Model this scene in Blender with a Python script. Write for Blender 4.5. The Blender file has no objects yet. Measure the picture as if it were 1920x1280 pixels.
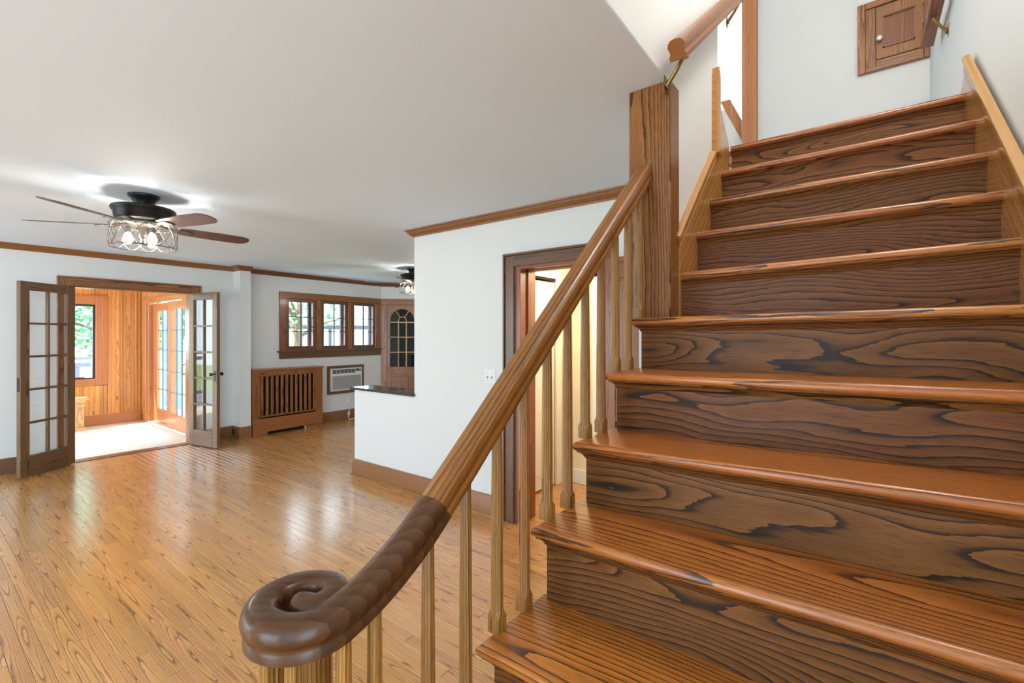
import bpy, math, random
from mathutils import Vector, Matrix
random.seed(7)
PI = math.pi
sc = bpy.context.scene
COL = sc.collection

# ------------------------------------------------------------------ camera
YAW = 0.6468
cam = bpy.data.cameras.new('camera')
cam.sensor_width = 36.0
cam.lens = 870.8 / 1920 * 36.0
cam.shift_y = -11.7 / 1920
cam.clip_start = 0.02
camo = bpy.data.objects.new('camera', cam)
COL.objects.link(camo)
camo.location = (0, 0, 1.434)
camo.rotation_euler = (PI / 2, 0, YAW)
sc.camera = camo

# ------------------------------------------------------------------ world, lights, exposure
SKY = 1.0
world = bpy.data.worlds.new('world')
sc.world = world
world.use_nodes = True
wn = world.node_tree.nodes
bg = wn['Background']
bg.inputs[0].default_value = (0.73, 0.925, 1.07, 1)
bg.inputs[1].default_value = SKY
sc.view_settings.view_transform = 'Standard'
sc.view_settings.look = 'None'
sc.view_settings.gamma = 1
sc.view_settings.use_curve_mapping = False
sc.view_settings.exposure = 2.9

def light(name, kind, loc, power, color=(1, 1, 1), size=0.1, rot=(0, 0, 0), sy=None):
    l = bpy.data.lights.new(name, kind)
    l.energy = power
    l.color = color
    if kind == 'AREA':
        l.size = size
        if sy:
            l.shape = 'RECTANGLE'
            l.size_y = sy
    else:
        l.shadow_soft_size = size
    o = bpy.data.objects.new(name, l)
    COL.objects.link(o)
    o.location = loc
    o.rotation_euler = rot
    return o

light('hall_lamp', 'POINT', (-1.55, 3.45, 2.1), 4, (1.0, 0.83, 0.6), 0.12)
sun = light('sun', 'SUN', (-12, -8, 12), 2.2, (1.0, 0.96, 0.88), 0.02, (math.radians(38), 0, math.radians(-28)))
light('stairwell_fill_light', 'POINT', (0.2, 1.7, 3.9), 8.5, (1.0, 0.99, 0.98), 0.2)  # added fill light, unseen in mid-air, brightens the upper stairwell walls

# ------------------------------------------------------------------ materials
def lin(c):
    return tuple(((v / 255) / 12.92 if v / 255 <= 0.04045 else ((v / 255 + 0.055) / 1.055) ** 2.4) for v in c) + (1,)

def newmat(name):
    m = bpy.data.materials.new(name)
    m.use_nodes = True
    nt = m.node_tree
    return m, nt, nt.nodes, nt.links, nt.nodes['Principled BSDF']

def plain(name, rgb, rough=0.5, metal=0.0, coat=0.0, bump=0.0, bscale=200, spec=0.5):
    m, nt, N, L, b = newmat(name)
    b.inputs['Base Color'].default_value = lin(rgb)
    b.inputs['Roughness'].default_value = rough
    b.inputs['Metallic'].default_value = metal
    b.inputs['Coat Weight'].default_value = coat
    b.inputs['Specular IOR Level'].default_value = spec
    if bump:
        n = N.new('ShaderNodeTexNoise'); n.inputs['Scale'].default_value = bscale
        n.inputs['Detail'].default_value = 3
        g = N.new('ShaderNodeNewGeometry'); L.new(g.outputs['Position'], n.inputs['Vector'])
        bp = N.new('ShaderNodeBump'); bp.inputs['Strength'].default_value = bump
        bp.inputs['Distance'].default_value = 0.002
        L.new(n.outputs[0], bp.inputs['Height']); L.new(bp.outputs[0], b.inputs['Normal'])
    return m

def emit(name, rgb, s):
    m, nt, N, L, b = newmat(name)
    b.inputs['Base Color'].default_value = lin(rgb)
    b.inputs['Emission Color'].default_value = lin(rgb)
    b.inputs['Emission Strength'].default_value = s
    return m

def glass(name, tint=(1, 1, 1), refl=1.0):
    m, nt, N, L, b = newmat(name)
    N.remove(b)
    t = N.new('ShaderNodeBsdfTransparent'); t.inputs[0].default_value = (*tint, 1)
    g = N.new('ShaderNodeBsdfGlossy'); g.inputs['Roughness'].default_value = 0.02
    f = N.new('ShaderNodeLayerWeight'); f.inputs[0].default_value = 0.5      # facing: the same from both sides
    pw = N.new('ShaderNodeMath'); pw.operation = 'POWER'; pw.inputs[1].default_value = 4.0
    mu = N.new('ShaderNodeMath'); mu.operation = 'MULTIPLY_ADD'; mu.inputs[1].default_value = 0.7 * refl; mu.inputs[2].default_value = 0.03 * refl
    mx = N.new('ShaderNodeMixShader')
    L.new(f.outputs['Facing'], pw.inputs[0]); L.new(pw.outputs[0], mu.inputs[0]); L.new(mu.outputs[0], mx.inputs[0])
    L.new(t.outputs[0], mx.inputs[1]); L.new(g.outputs[0], mx.inputs[2])
    L.new(mx.outputs[0], N['Material Output'].inputs[0])
    return m

def wood(name, light_, mid, dark, freq=170, warp=0.03, wscale=1.3, rough=0.35, coat=0.0, var=0.25,
         pore=0.5, line=0.55, tint=None, knots=0.0, crough=0.12, cior=1.5, spec=0.5, hv=0.010):
    """oak: growth rings cut by the board faces, drawn from the grain coordinates stored on the mesh"""
    m, nt, N, L, b = newmat(name)
    at = N.new('ShaderNodeAttribute'); at.attribute_name = 'gc'
    rv = N.new('ShaderNodeAttribute'); rv.attribute_name = 'rv'
    oi = N.new('ShaderNodeObjectInfo')
    def math_(op, a, b_=None, c=None):
        n = N.new('ShaderNodeMath'); n.operation = op
        for i, v in enumerate((a, b_, c)):
            if v is None: continue
            if isinstance(v, (int, float)): n.inputs[i].default_value = v
            else: L.new(v, n.inputs[i])
        return n.outputs[0]
    cb = N.new('ShaderNodeCombineXYZ')
    L.new(math_('MULTIPLY', oi.outputs['Random'], 31.0), cb.inputs[0])
    ad = N.new('ShaderNodeVectorMath'); ad.operation = 'ADD'
    L.new(at.outputs['Vector'], ad.inputs[0]); L.new(cb.outputs[0], ad.inputs[1])
    def noise(scale, sx, sy, detail, rough_=0.5):
        mp = N.new('ShaderNodeVectorMath'); mp.operation = 'MULTIPLY'
        mp.inputs[1].default_value = (sx, sy, sy)
        L.new(ad.outputs[0], mp.inputs[0])
        n = N.new('ShaderNodeTexNoise'); n.inputs['Scale'].default_value = scale
        n.inputs['Detail'].default_value = detail; n.inputs['Roughness'].default_value = rough_
        L.new(mp.outputs[0], n.inputs['Vector'])
        return n
    w1 = noise(wscale, 1.0, 3.0, 1.5)
    sep = N.new('ShaderNodeSeparateXYZ'); L.new(ad.outputs[0], sep.inputs[0])
    sc_ = N.new('ShaderNodeSeparateColor'); L.new(w1.outputs['Color'], sc_.inputs[0])
    y = math_('MULTIPLY_ADD', math_('SUBTRACT', sc_.outputs[0], 0.5), warp, sep.outputs[1])
    z = math_('MULTIPLY_ADD', math_('SUBTRACT', sc_.outputs[1], 0.5), warp, sep.outputs[2])
    r = math_('SQRT', math_('ADD', math_('MULTIPLY', y, y), math_('MULTIPLY', z, z)))
    w2 = noise(6, 1.0, 9.0, 3.0)
    ph = math_('FRACT', math_('MULTIPLY_ADD', w2.outputs[0], 0.7, math_('MULTIPLY', r, freq)))
    rp = N.new('ShaderNodeValToRGB')
    e = rp.color_ramp.elements
    e[0].position = 0.0; e[0].color = lin(dark)
    e[1].position = 1.0; e[1].color = lin(light_)
    d2 = tuple(dark[i] * (1 - line) + mid[i] * line for i in range(3))
    x = e.new(0.11); x.color = lin(d2)
    x = e.new(0.25); x.color = lin(mid)
    x = e.new(0.93); x.color = lin(light_)
    L.new(ph, rp.inputs[0])
    pn = noise(60, 0.35, 9.0, 2.0)
    pr = N.new('ShaderNodeMapRange'); pr.inputs[1].default_value = 0.52; pr.inputs[2].default_value = 0.68
    L.new(pn.outputs[0], pr.inputs[0])
    mx = N.new('ShaderNodeMix'); mx.data_type = 'RGBA'
    mx.inputs[7].default_value = lin(dark)
    L.new(math_('MULTIPLY', pr.outputs[0], pore), mx.inputs[0]); L.new(rp.outputs[0], mx.inputs[6])
    col = mx.outputs[2]
    if knots:
        vo = N.new('ShaderNodeTexVoronoi'); vo.inputs['Scale'].default_value = 1.0
        mp = N.new('ShaderNodeVectorMath'); mp.operation = 'MULTIPLY'; mp.inputs[1].default_value = (3.2, 8, 8)
        L.new(ad.outputs[0], mp.inputs[0]); L.new(mp.outputs[0], vo.inputs['Vector'])
        kr = N.new('ShaderNodeMapRange'); kr.inputs[1].default_value = 0.10; kr.inputs[2].default_value = 0.17
        kr.inputs[3].default_value = knots; kr.inputs[4].default_value = 0
        L.new(vo.outputs['Distance'], kr.inputs[0])
        kx = N.new('ShaderNodeMix'); kx.data_type = 'RGBA'; kx.inputs[7].default_value = lin((70, 32, 14))
        L.new(kr.outputs[0], kx.inputs[0]); L.new(col, kx.inputs[6]); col = kx.outputs[2]
    hs = N.new('ShaderNodeHueSaturation')
    big = noise(0.9, 1.0, 3.0, 1.0)
    val = math_('ADD', math_('MULTIPLY_ADD', math_('SUBTRACT', rv.outputs['Fac'], 0.5), var, 1.0),
                math_('MULTIPLY', math_('SUBTRACT', big.outputs[0], 0.5), 0.35))
    L.new(val, hs.inputs['Value'])
    L.new(math_('MULTIPLY_ADD', math_('FRACT', math_('MULTIPLY', rv.outputs['Fac'], 7.3)), hv, 0.5 - hv / 2), hs.inputs['Hue'])
    L.new(col, hs.inputs['Color'])
    L.new(hs.outputs[0], b.inputs['Base Color'])
    b.inputs['Roughness'].default_value = rough
    b.inputs['Coat Weight'].default_value = coat
    b.inputs['Coat Roughness'].default_value = crough
    b.inputs['Coat IOR'].default_value = cior
    b.inputs['Specular IOR Level'].default_value = spec
    bp = N.new('ShaderNodeBump'); bp.inputs['Strength'].default_value = 0.12; bp.inputs['Distance'].default_value = 0.0008
    L.new(pr.outputs[0], bp.inputs['Height']); bp.invert = True
    L.new(bp.outputs[0], b.inputs['Normal'])
    return m

MAT = {}
MAT['wall'] = plain('wall_paint', (226, 228, 226), 0.55, bump=0.05, bscale=350)
MAT['wall_up'] = plain('stairwell_paint', (226, 226, 222), 0.55, bump=0.05, bscale=350)
MAT['ceiling'] = plain('ceiling_paint', (222, 237, 250), 0.7, bump=0.05, bscale=250)
MAT['cream'] = plain('hall_cream_paint', (238, 226, 196), 0.5)
MAT['white'] = plain('white_enamel', (238, 236, 230), 0.35)
MAT['plastic'] = plain('white_plastic', (235, 235, 232), 0.35)
MAT['grey_grille'] = plain('grey_grille', (176, 176, 172), 0.5)
MAT['dark_plastic'] = plain('dark_plastic', (40, 40, 44), 0.4)
MAT['carpet'] = plain('white_carpet', (232, 231, 226), 0.95, bump=0.4, bscale=900)
MAT['black_metal'] = plain('black_bronze', (38, 38, 36), 0.38, 0.6)
MAT['nickel'] = plain('brushed_nickel', (128, 120, 112), 0.3, 0.9)
MAT['brass'] = plain('aged_brass', (150, 122, 70), 0.35, 0.9)
MAT['dark_metal'] = plain('dark_iron', (45, 42, 40), 0.4, 0.7)
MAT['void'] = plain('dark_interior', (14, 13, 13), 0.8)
MAT['glass'] = glass('window_glass')
MAT['cab_glass'] = glass('cabinet_glass', (0.55, 0.58, 0.55), 0.35)
MAT['crystal'] = plain('crystal_knob', (215, 222, 222), 0.08, 0.1)
MAT['bulb'] = emit('lamp_bulb', (255, 246, 232), 6)
MAT['cap'] = plain('dark_laminate', (52, 46, 44), 0.22, coat=0.3)
MAT['blade'] = wood('fan_blade_wood', (104, 74, 62), (92, 62, 52), (66, 44, 38), freq=90, rough=0.3, var=0.1)
MAT['teal'] = plain('teal_paint', (120, 178, 190), 0.5)
MAT['slate'] = plain('slate_blue_paint', (112, 124, 142), 0.6)
MAT['bark'] = plain('bark', (96, 78, 62), 0.9, bump=0.6, bscale=30)
MAT['grass'] = plain('lawn_grass', (120, 150, 86), 0.95, bump=0.5, bscale=20)
MAT['storm'] = plain('dark_storm_frame', (52, 50, 66), 0.5)

MAT['floor'] = wood('floor_oak', (216, 158, 92), (201, 139, 72), (124, 78, 40), freq=270, warp=0.035, wscale=1.0,
                    rough=0.27, coat=0.8, var=0.24, pore=0.25, line=0.5, crough=0.18, cior=1.6)
MAT['tread'] = wood('tread_oak', (192, 118, 50), (162, 92, 36), (66, 38, 18), freq=80, warp=0.09, wscale=1.0,
                    rough=0.30, coat=0.3, var=0.22, pore=0.5, line=0.25)
MAT['riser'] = wood('riser_oak', (128, 81, 39), (105, 64, 30), (40, 27, 18), freq=80, warp=0.17, wscale=1.5,
                    rough=0.5, coat=0.04, var=0.16, pore=0.5, line=0.25, spec=0.22)
MAT['rail'] = wood('handrail_oak', (164, 102, 42), (140, 82, 30), (72, 42, 18), freq=220, warp=0.009, wscale=1.2,
                   rough=0.36, coat=0.2, var=0.12, pore=0.55, line=0.5)
MAT['volute'] = wood('volute_walnut', (90, 57, 28), (70, 43, 20), (58, 35, 17), freq=45, warp=0.03, wscale=2,
                     rough=0.30, coat=0.15, var=0.1, pore=0.6, line=0.9, spec=0.35)
MAT['baluster'] = wood('baluster_oak', (174, 125, 60), (147, 101, 44), (82, 54, 26), freq=190, warp=0.015, wscale=1.5,
                       rough=0.32, coat=0.3, var=0.25, pore=0.55, line=0.4)
MAT['post'] = wood('post_oak', (156, 104, 50), (128, 80, 34), (50, 30, 14), freq=150, warp=0.04, wscale=0.8,
                   rough=0.36, coat=0.15, var=0.12, pore=0.7, line=0.3)
MAT['trim'] = wood('trim_oak', (164, 110, 62), (138, 86, 46), (66, 40, 22), freq=130, warp=0.03, wscale=1.2,
                   rough=0.36, coat=0.25, var=0.3, pore=0.5, line=0.45)
MAT['trim_dark'] = wood('trim_dark_oak', (124, 84, 52), (102, 66, 38), (50, 32, 22), freq=130, warp=0.03, rough=0.32,
                        coat=0.3, var=0.2, pore=0.5)
MAT['french'] = wood('french_door_oak', (134, 100, 66), (108, 78, 50), (58, 40, 26), freq=150, warp=0.03, rough=0.45,
                     coat=0.06, var=0.25, pore=0.6)
MAT['red'] = wood('red_stained_oak', (152, 86, 42), (130, 68, 31), (74, 38, 20), freq=130, warp=0.03, rough=0.34,
                  coat=0.3, var=0.2, pore=0.5)
MAT['cabinet'] = wood('cabinet_oak', (172, 110, 56), (146, 86, 42), (76, 42, 20), freq=120, warp=0.04, rough=0.34,
                      coat=0.25, var=0.25, pore=0.5)
MAT['pine'] = wood('knotty_pine', (218, 156, 88), (206, 140, 74), (178, 110, 56), freq=22, warp=0.05, wscale=0.8,
                   rough=0.34, coat=0.25, var=0.3, pore=0.04, line=0.85, knots=0.8)
MAT['fir'] = wood('orange_fir', (204, 138, 88), (188, 118, 72), (152, 88, 52), freq=120, warp=0.02, rough=0.32,
                  coat=0.35, var=0.15, pore=0.2, line=0.6)
MAT['skirt'] = wood('skirt_honey_oak', (188, 134, 72), (176, 121, 61), (156, 103, 50), freq=28, warp=0.03, rough=0.26,
                    coat=0.45, var=0.1, pore=0.15, line=0.75)
MAT['pale'] = wood('pale_pine', (226, 188, 134), (214, 172, 118), (180, 132, 84), freq=60, rough=0.4, var=0.1, pore=0.15, line=0.7)
MAT['leaf'], nt, N_, L_, b_ = newmat('tree_leaf')
b_.inputs['Base Color'].default_value = lin((98, 156, 112))
b_.inputs['Roughness'].default_value = 0.6
b_.inputs['Transmission Weight'].default_value = 0.0

# ------------------------------------------------------------------ mesh builder
AX = {'x': 0, 'y': 1, 'z': 2}
WORLD = {}

class MB:
    def __init__(self, xf=None):
        self.v = []; self.f = []; self.gc = []; self.rv = []; self.xf = xf

    def add(self, verts, faces, gc, rv=None, xf=None):
        n = len(self.v)
        t = xf or self.xf
        self.v += [tuple(t(p)) if t else tuple(p) for p in verts]
        self.f += [tuple(i + n for i in q) for q in faces]
        self.gc += gc
        r = random.random() if rv is None else rv
        self.rv += [r] * len(verts)
        return self

    def _gc(self, verts, grain):
        lo = [min(p[i] for p in verts) for i in range(3)]; hi = [max(p[i] for p in verts) for i in range(3)]
        a = AX[grain]; c1, c2 = [i for i in range(3) if i != a]
        if hi[c1] - lo[c1] < hi[c2] - lo[c2]: c1, c2 = c2, c1          # c1 wide, c2 thin
        w = hi[c1] - lo[c1]
        o0 = random.uniform(0, 40); o1 = random.uniform(-0.45, 0.45) * w; o2 = random.choice((-1, 1)) * random.uniform(0.012 if w > .1 else .028, 0.05 + 0.2 * w)
        m1 = (lo[c1] + hi[c1]) / 2; m2 = (lo[c2] + hi[c2]) / 2
        return [(p[a] + o0, p[c1] - m1 + o1, p[c2] - m2 + o2) for p in verts]

    def box(self, lo, hi, grain=None, bev=0.0, xf=None, rv=None):
        lo, hi = [min(a, b) for a, b in zip(lo, hi)], [max(a, b) for a, b in zip(lo, hi)]
        d = [hi[i] - lo[i] for i in range(3)]
        if grain is None: grain = 'xyz'[d.index(max(d))]
        bev = min(bev, min(d) * 0.45)
        if bev <= 0:
            V = [(x, y, z) for x in (lo[0], hi[0]) for y in (lo[1], hi[1]) for z in (lo[2], hi[2])]
            F = [(0, 1, 3, 2), (4, 6, 7, 5), (0, 4, 5, 1), (2, 3, 7, 6), (0, 2, 6, 4), (1, 5, 7, 3)]
        else:
            V = []; idx = {}
            for sx in (0, 1):
                for sy in (0, 1):
                    for sz in (0, 1):
                        s = (sx, sy, sz)
                        for a in range(3):
                            p = []
                            for i in range(3):
                                e = hi[i] if s[i] else lo[i]
                                if i != a: e += -bev if s[i] else bev
                                p.append(e)
                            idx[(s, a)] = len(V); V.append(tuple(p))
            F = []
            for a in range(3):
                o = [i for i in range(3) if i != a]
                for sa in (0, 1):
                    q = []
                    for t in ((0, 0), (1, 0), (1, 1), (0, 1)):
                        s = [0, 0, 0]; s[a] = sa; s[o[0]] = t[0]; s[o[1]] = t[1]
                        q.append(idx[(tuple(s), a)])
                    if (sa == 1) != (a == 1): F.append(tuple(q))
                    else: F.append(tuple(reversed(q)))
                for t in ((0, 0), (1, 0), (1, 1), (0, 1)):               # edges along a
                    s0 = [0, 0, 0]; s0[o[0]] = t[0]; s0[o[1]] = t[1]; s1 = list(s0); s1[a] = 1
                    s0 = tuple(s0); s1 = tuple(s1)
                    F.append((idx[(s0, o[0])], idx[(s1, o[0])], idx[(s1, o[1])], idx[(s0, o[1])]))
            for sx in (0, 1):
                for sy in (0, 1):
                    for sz in (0, 1):
                        s = (sx, sy, sz); F.append(tuple(idx[(s, a)] for a in range(3)))
        return self.add(V, F, self._gc(V, grain), rv, xf)

    def prism(self, poly, axis, a0, a1, grain=None, xf=None, rv=None):
        """polygon in the two other axes (in xyz order), extruded along axis"""
        a = AX[axis]; o = [i for i in range(3) if i != a]
        V = []
        for t in (a0, a1):
            for p in poly:
                q = [0, 0, 0]; q[a] = t; q[o[0]] = p[0]; q[o[1]] = p[1]; V.append(tuple(q))
        n = len(poly)
        F = [tuple(range(n)), tuple(reversed(range(n, 2 * n)))] + [(i, (i + 1) % n, n + (i + 1) % n, n + i) for i in range(n)]
        return self.add(V, F, self._gc(V, grain or axis), rv, xf)

    def sweep(self, prof, frames, closed=True, caps=True, rv=None, scale=None, xf=None):
        """prof: (side, up) points; frames: (origin, side vector, up vector)"""
        n = len(prof); V = []; G = []; s = random.uniform(0, 40); prev = None
        o1 = random.uniform(-.02, .02); o2 = random.uniform(0.02, 0.06)
        for k, (o, S, U) in enumerate(frames):
            if prev is not None: s += (Vector(o) - Vector(prev)).length
            prev = o
            q = scale[k] if scale else 1
            for (a, b) in prof:
                V.append(tuple(Vector(o) + Vector(S) * a * q + Vector(U) * b))
                G.append((s, a + o1, b + o2))
        F = []
        m = n if closed else n - 1
        for k in range(len(frames) - 1):
            for i in range(m):
                j = (i + 1) % n
                F.append((k * n + i, k * n + j, (k + 1) * n + j, (k + 1) * n + i))
        if caps and closed:
            F.append(tuple(reversed(range(n)))); F.append(tuple(range((len(frames) - 1) * n, len(frames) * n)))
        return self.add(V, F, G, rv, xf)

    def tube(self, pts, r, n=8, caps=True, rv=None, closed=False, xf=None):
        pts = [Vector(p) for p in pts]
        fr = []; m = len(pts)
        up = Vector((0, 0, 1))
        for i in range(m):
            if closed: t = pts[(i + 1) % m] - pts[i - 1]
            else: t = pts[min(i + 1, m - 1)] - pts[max(i - 1, 0)]
            t.normalize()
            ref = up if abs(t.z) < 0.95 else Vector((1, 0, 0))
            S = t.cross(ref).normalized(); U = S.cross(t)
            fr.append((pts[i], S, U))
        if closed: fr.append(fr[0])
        rr = r if isinstance(r, (list, tuple)) else [r] * len(fr)
        prof = [(math.cos(2 * PI * k / n), math.sin(2 * PI * k / n)) for k in range(n)]
        V = []; G = []; s = random.uniform(0, 40); prev = None; o1 = random.uniform(-.01, .01); o2 = random.uniform(.01, .03)
        for k, (o, S, U) in enumerate(fr):
            if prev is not None: s += (o - prev).length
            prev = o
            for a, b in prof:
                V.append(tuple(o + S * a * rr[k] + U * b * rr[k])); G.append((s, a * rr[k] + o1, b * rr[k] + o2))
        F = [(k * n + i, k * n + (i + 1) % n, (k + 1) * n + (i + 1) % n, (k + 1) * n + i) for k in range(len(fr) - 1) for i in range(n)]
        if caps and not closed:
            F.append(tuple(reversed(range(n)))); F.append(tuple(range((len(fr) - 1) * n, len(fr) * n)))
        return self.add(V, F, G, rv, xf)

    def lathe(self, prof, c, n=24, rv=None, xf=None):
        """prof: (radius, z) from bottom to top around the vertical axis at c"""
        V = []; G = []
        for r, z in prof:
            for k in range(n):
                a = 2 * PI * k / n
                V.append((c[0] + r * math.cos(a), c[1] + r * math.sin(a), c[2] + z))
                G.append((z + 3, r * math.cos(a), r * math.sin(a) + 0.02))
        m = len(prof)
        F = [(k * n + i, k * n + (i + 1) % n, (k + 1) * n + (i + 1) % n, (k + 1) * n + i) for k in range(m - 1) for i in range(n)]
        F.append(tuple(reversed(range(n)))); F.append(tuple(range((m - 1) * n, m * n)))
        return self.add(V, F, G, rv, xf)

    def slab(self, x0, x1, y0, y1, rings, grain='x', left=True, rv=None, xf=None):
        """stacked outlines (inset, z) on the front edge (y0) and, if left, on the left edge (x0)"""
        V = []
        for ins, z in rings:
            xl = x0 + ins if left else x0
            V += [(xl, y0 + ins, z), (x1, y0 + ins, z), (x1, y1, z), (xl, y1, z)]
        F = [(3, 2, 1, 0)]
        for k in range(len(rings) - 1):
            for i in range(4):
                j = (i + 1) % 4
                F.append((k * 4 + i, k * 4 + j, k * 4 + 4 + j, k * 4 + 4 + i))
        m = (len(rings) - 1) * 4
        F.append((m, m + 1, m + 2, m + 3))
        return self.add(V, F, self._gc(V, grain), rv, xf)

    def build(self, name, mat, parent=None, label=None, cat=None, kind=None, group=None, origin=None, sharp=38):
        me = bpy.data.meshes.new(name)
        lo = [min(p[i] for p in self.v) for i in range(3)]; hi = [max(p[i] for p in self.v) for i in range(3)]
        if origin is None:
            origin = Vector(((lo[0] + hi[0]) / 2, (lo[1] + hi[1]) / 2, lo[2]))
        origin = Vector(origin)
        me.from_pydata([tuple(Vector(p) - origin) for p in self.v], [], self.f)
        a = me.attributes.new('gc', 'FLOAT_VECTOR', 'POINT')
        a.data.foreach_set('vector', [c for g in self.gc for c in g])
        a = me.attributes.new('rv', 'FLOAT', 'POINT')
        a.data.foreach_set('value', self.rv)
        me.materials.append(MAT[mat] if isinstance(mat, str) else mat)
        me.polygons.foreach_set('use_smooth', [True] * len(me.polygons))
        me.set_sharp_from_angle(angle=math.radians(sharp))
        me.update()
        o = bpy.data.objects.new(name, me)
        COL.objects.link(o)
        WORLD[o.name] = origin
        if parent is not None:
            o.parent = parent
            o.location = origin - WORLD[parent.name]
        else:
            o.location = origin
        tag(o, label, cat, kind, group)
        return o

def tag(o, label=None, cat=None, kind=None, group=None):
    if label: o['label'] = label
    if cat: o['category'] = cat
    if kind: o['kind'] = kind
    if group: o['group'] = group
    return o

def thing(name, label, cat, loc, kind=None, group=None):
    o = bpy.data.objects.new(name, None)
    o.empty_display_size = 0.1
    COL.objects.link(o)
    o.location = loc
    WORLD[o.name] = Vector(loc)
    return tag(o, label, cat, kind, group)

def copy_tree(o, parent=None):
    c = o.copy(); COL.objects.link(c); WORLD[c.name] = WORLD[o.name].copy()
    if parent is not None: c.parent = parent
    for ch in list(o.children): copy_tree(ch, c)
    return c

def frame_xf(origin, ang):
    """local (along, out, up) -> world, along turned by ang from +x"""
    ca, sa = math.cos(ang), math.sin(ang); o = Vector(origin)
    return lambda p: (o.x + p[0] * ca - p[1] * sa, o.y + p[0] * sa + p[1] * ca, o.z + p[2])

S = 'structure'
ZC = 2.388
XW = -7.06
YW = 2.847

# ================================================================== shell
# ceiling of the living and dining rooms (the stairwell is left open)
m = MB()
m.box((-7.2, -3.2, ZC), (-0.70, 6.6, ZC + 0.05)); m.box((-0.70, -3.2, ZC), (-0.586, 1.9, ZC + 0.004))
m.box((-0.586, -3.2, ZC), (2.5, 0.45, ZC + 0.05))
m.build('ceiling', 'ceiling', label='smooth white ceiling over the living and dining rooms', cat='ceiling', kind=S)
MB().box((-3.2, 0.3, 5.0), (0.6, 6.0, 5.1)).build('ceiling.001', 'wall_up', label='white ceiling high above the stairwell', cat='ceiling', kind=S)

# west wall with the french door opening, and the dining window opening
m = MB()
T = 0.16
m.box((XW - T, -3.2, 0), (XW, 1.155, ZC)); m.box((XW - T, 1.155, 1.99), (XW, 2.345, ZC)); m.box((XW - T, 2.345, 0), (XW, 3.58, ZC))
m.box((XW - T, 3.58, 0), (XW, 5.245, 1.19)); m.box((XW - T, 3.58, 2.0), (XW, 5.245, ZC)); m.box((XW - T, 5.245, 0), (XW, 6.6, ZC))
m.build('wall_west', 'wall', label='long white wall with the french doors and the triple window', cat='wall', kind=S)
MB().box((XW, YW, 0), (-6.845, 2.99, ZC)).build('wall_wing', 'wall', label='short white wing wall between french doors and radiator cover', cat='wall', kind=S)
# door wall + half wall
m = MB()
m.box((-3.267, YW, 0), (-2.12, 3.05, ZC)); m.box((-2.12, YW, 1.957), (-1.41, 3.05, ZC)); m.box((-1.41, YW, 0), (-0.6, 3.05, ZC))
m.build('wall_north', 'wall', label='white wall holding the light switch and the hall doorway', cat='wall', kind=S)
MB().box((-4.186, YW, 0), (-3.267, 3.05, 0.876)).build('wall_half', 'wall', label='low white half wall under the dark ledge', cat='wall', kind=S)
MB().box((-4.225, 2.815, 0.876), (-3.255, 3.085, 0.9), bev=0.004).build('trim_1', 'cap', label='dark ledge capping the low half wall', cat='ledge', kind=S)
# front wall behind the camera, its two wide openings sized to balance the light
m = MB()
m.box((-7.2, -3.32, 0), (2.5, -3.2, .2)); m.box((-7.2, -3.32, 2.2), (2.5, -3.2, ZC))
for a, b in ((-7.2, -6.9), (-4.3, -2.0), (-0.2, 2.5)): m.box((a, -3.32, .2), (b, -3.2, 2.2))
m.build('wall_south', 'wall', label='white front wall with two wide openings sized for daylight', cat='wall', kind=S)
MB().box((-0.734, 0.3, ZC + .05), (0.5, 0.42, 5.0)).build('wall_light_block_front', 'wall_up', label='unseen white wall added to keep sky light out of the stairwell', cat='wall', kind=S)  # added out of view, blocks sky light above the stairs
# dining room far sides
m = MB()
A45 = PI / 4
n45 = frame_xf((XW, 5.36, 0), A45)
m.box((0, 0, 2.09), (1.4, 0.12, ZC), xf=n45)
m.box((0.765, 0, 0), (1.4, 0.12, 2.09), xf=n45)
m.build('wall_corner', 'wall', label='angled white wall above the corner cabinet', cat='wall', kind=S)
MB().box((-6.2, 6.3, 0), (-3.1, 6.45, ZC)).build('wall_dining', 'wall', label='far white wall of the dining room behind the half wall', cat='wall', kind=S)
MB().box((-3.2, 3.05, 0), (-3.05, 6.4, ZC)).build('wall_divider', 'wall', label='white wall dividing dining room from hall', cat='wall', kind=S)
# hall behind the doorway
m = MB()
m.box((-2.47, 3.05, 0), (-2.35, 3.34, 2.35)); m.box((-2.47, 3.34, 1.97), (-2.35, 3.80, 2.35)); m.box((-2.47, 3.80, 0), (-2.35, 3.98, 2.35))
m.build('wall_hall', 'cream', label='cream hall wall around the white closet door', cat='wall', kind=S)
m = MB(); m.box((-2.47, 3.98, 0), (-0.85, 4.1, 2.35)); m.box((-0.95, 3.05, 0), (-0.85, 3.98, 2.35))
m.build('wall_hall_end', 'cream', label='cream end wall of the small hall', cat='wall', kind=S)
MB().box((-2.5, 3.05, 2.35), (-0.85, 4.1, 2.385)).build('ceiling.002', 'cream', label='cream ceiling of the small hall', cat='ceiling', kind=S)
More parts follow.
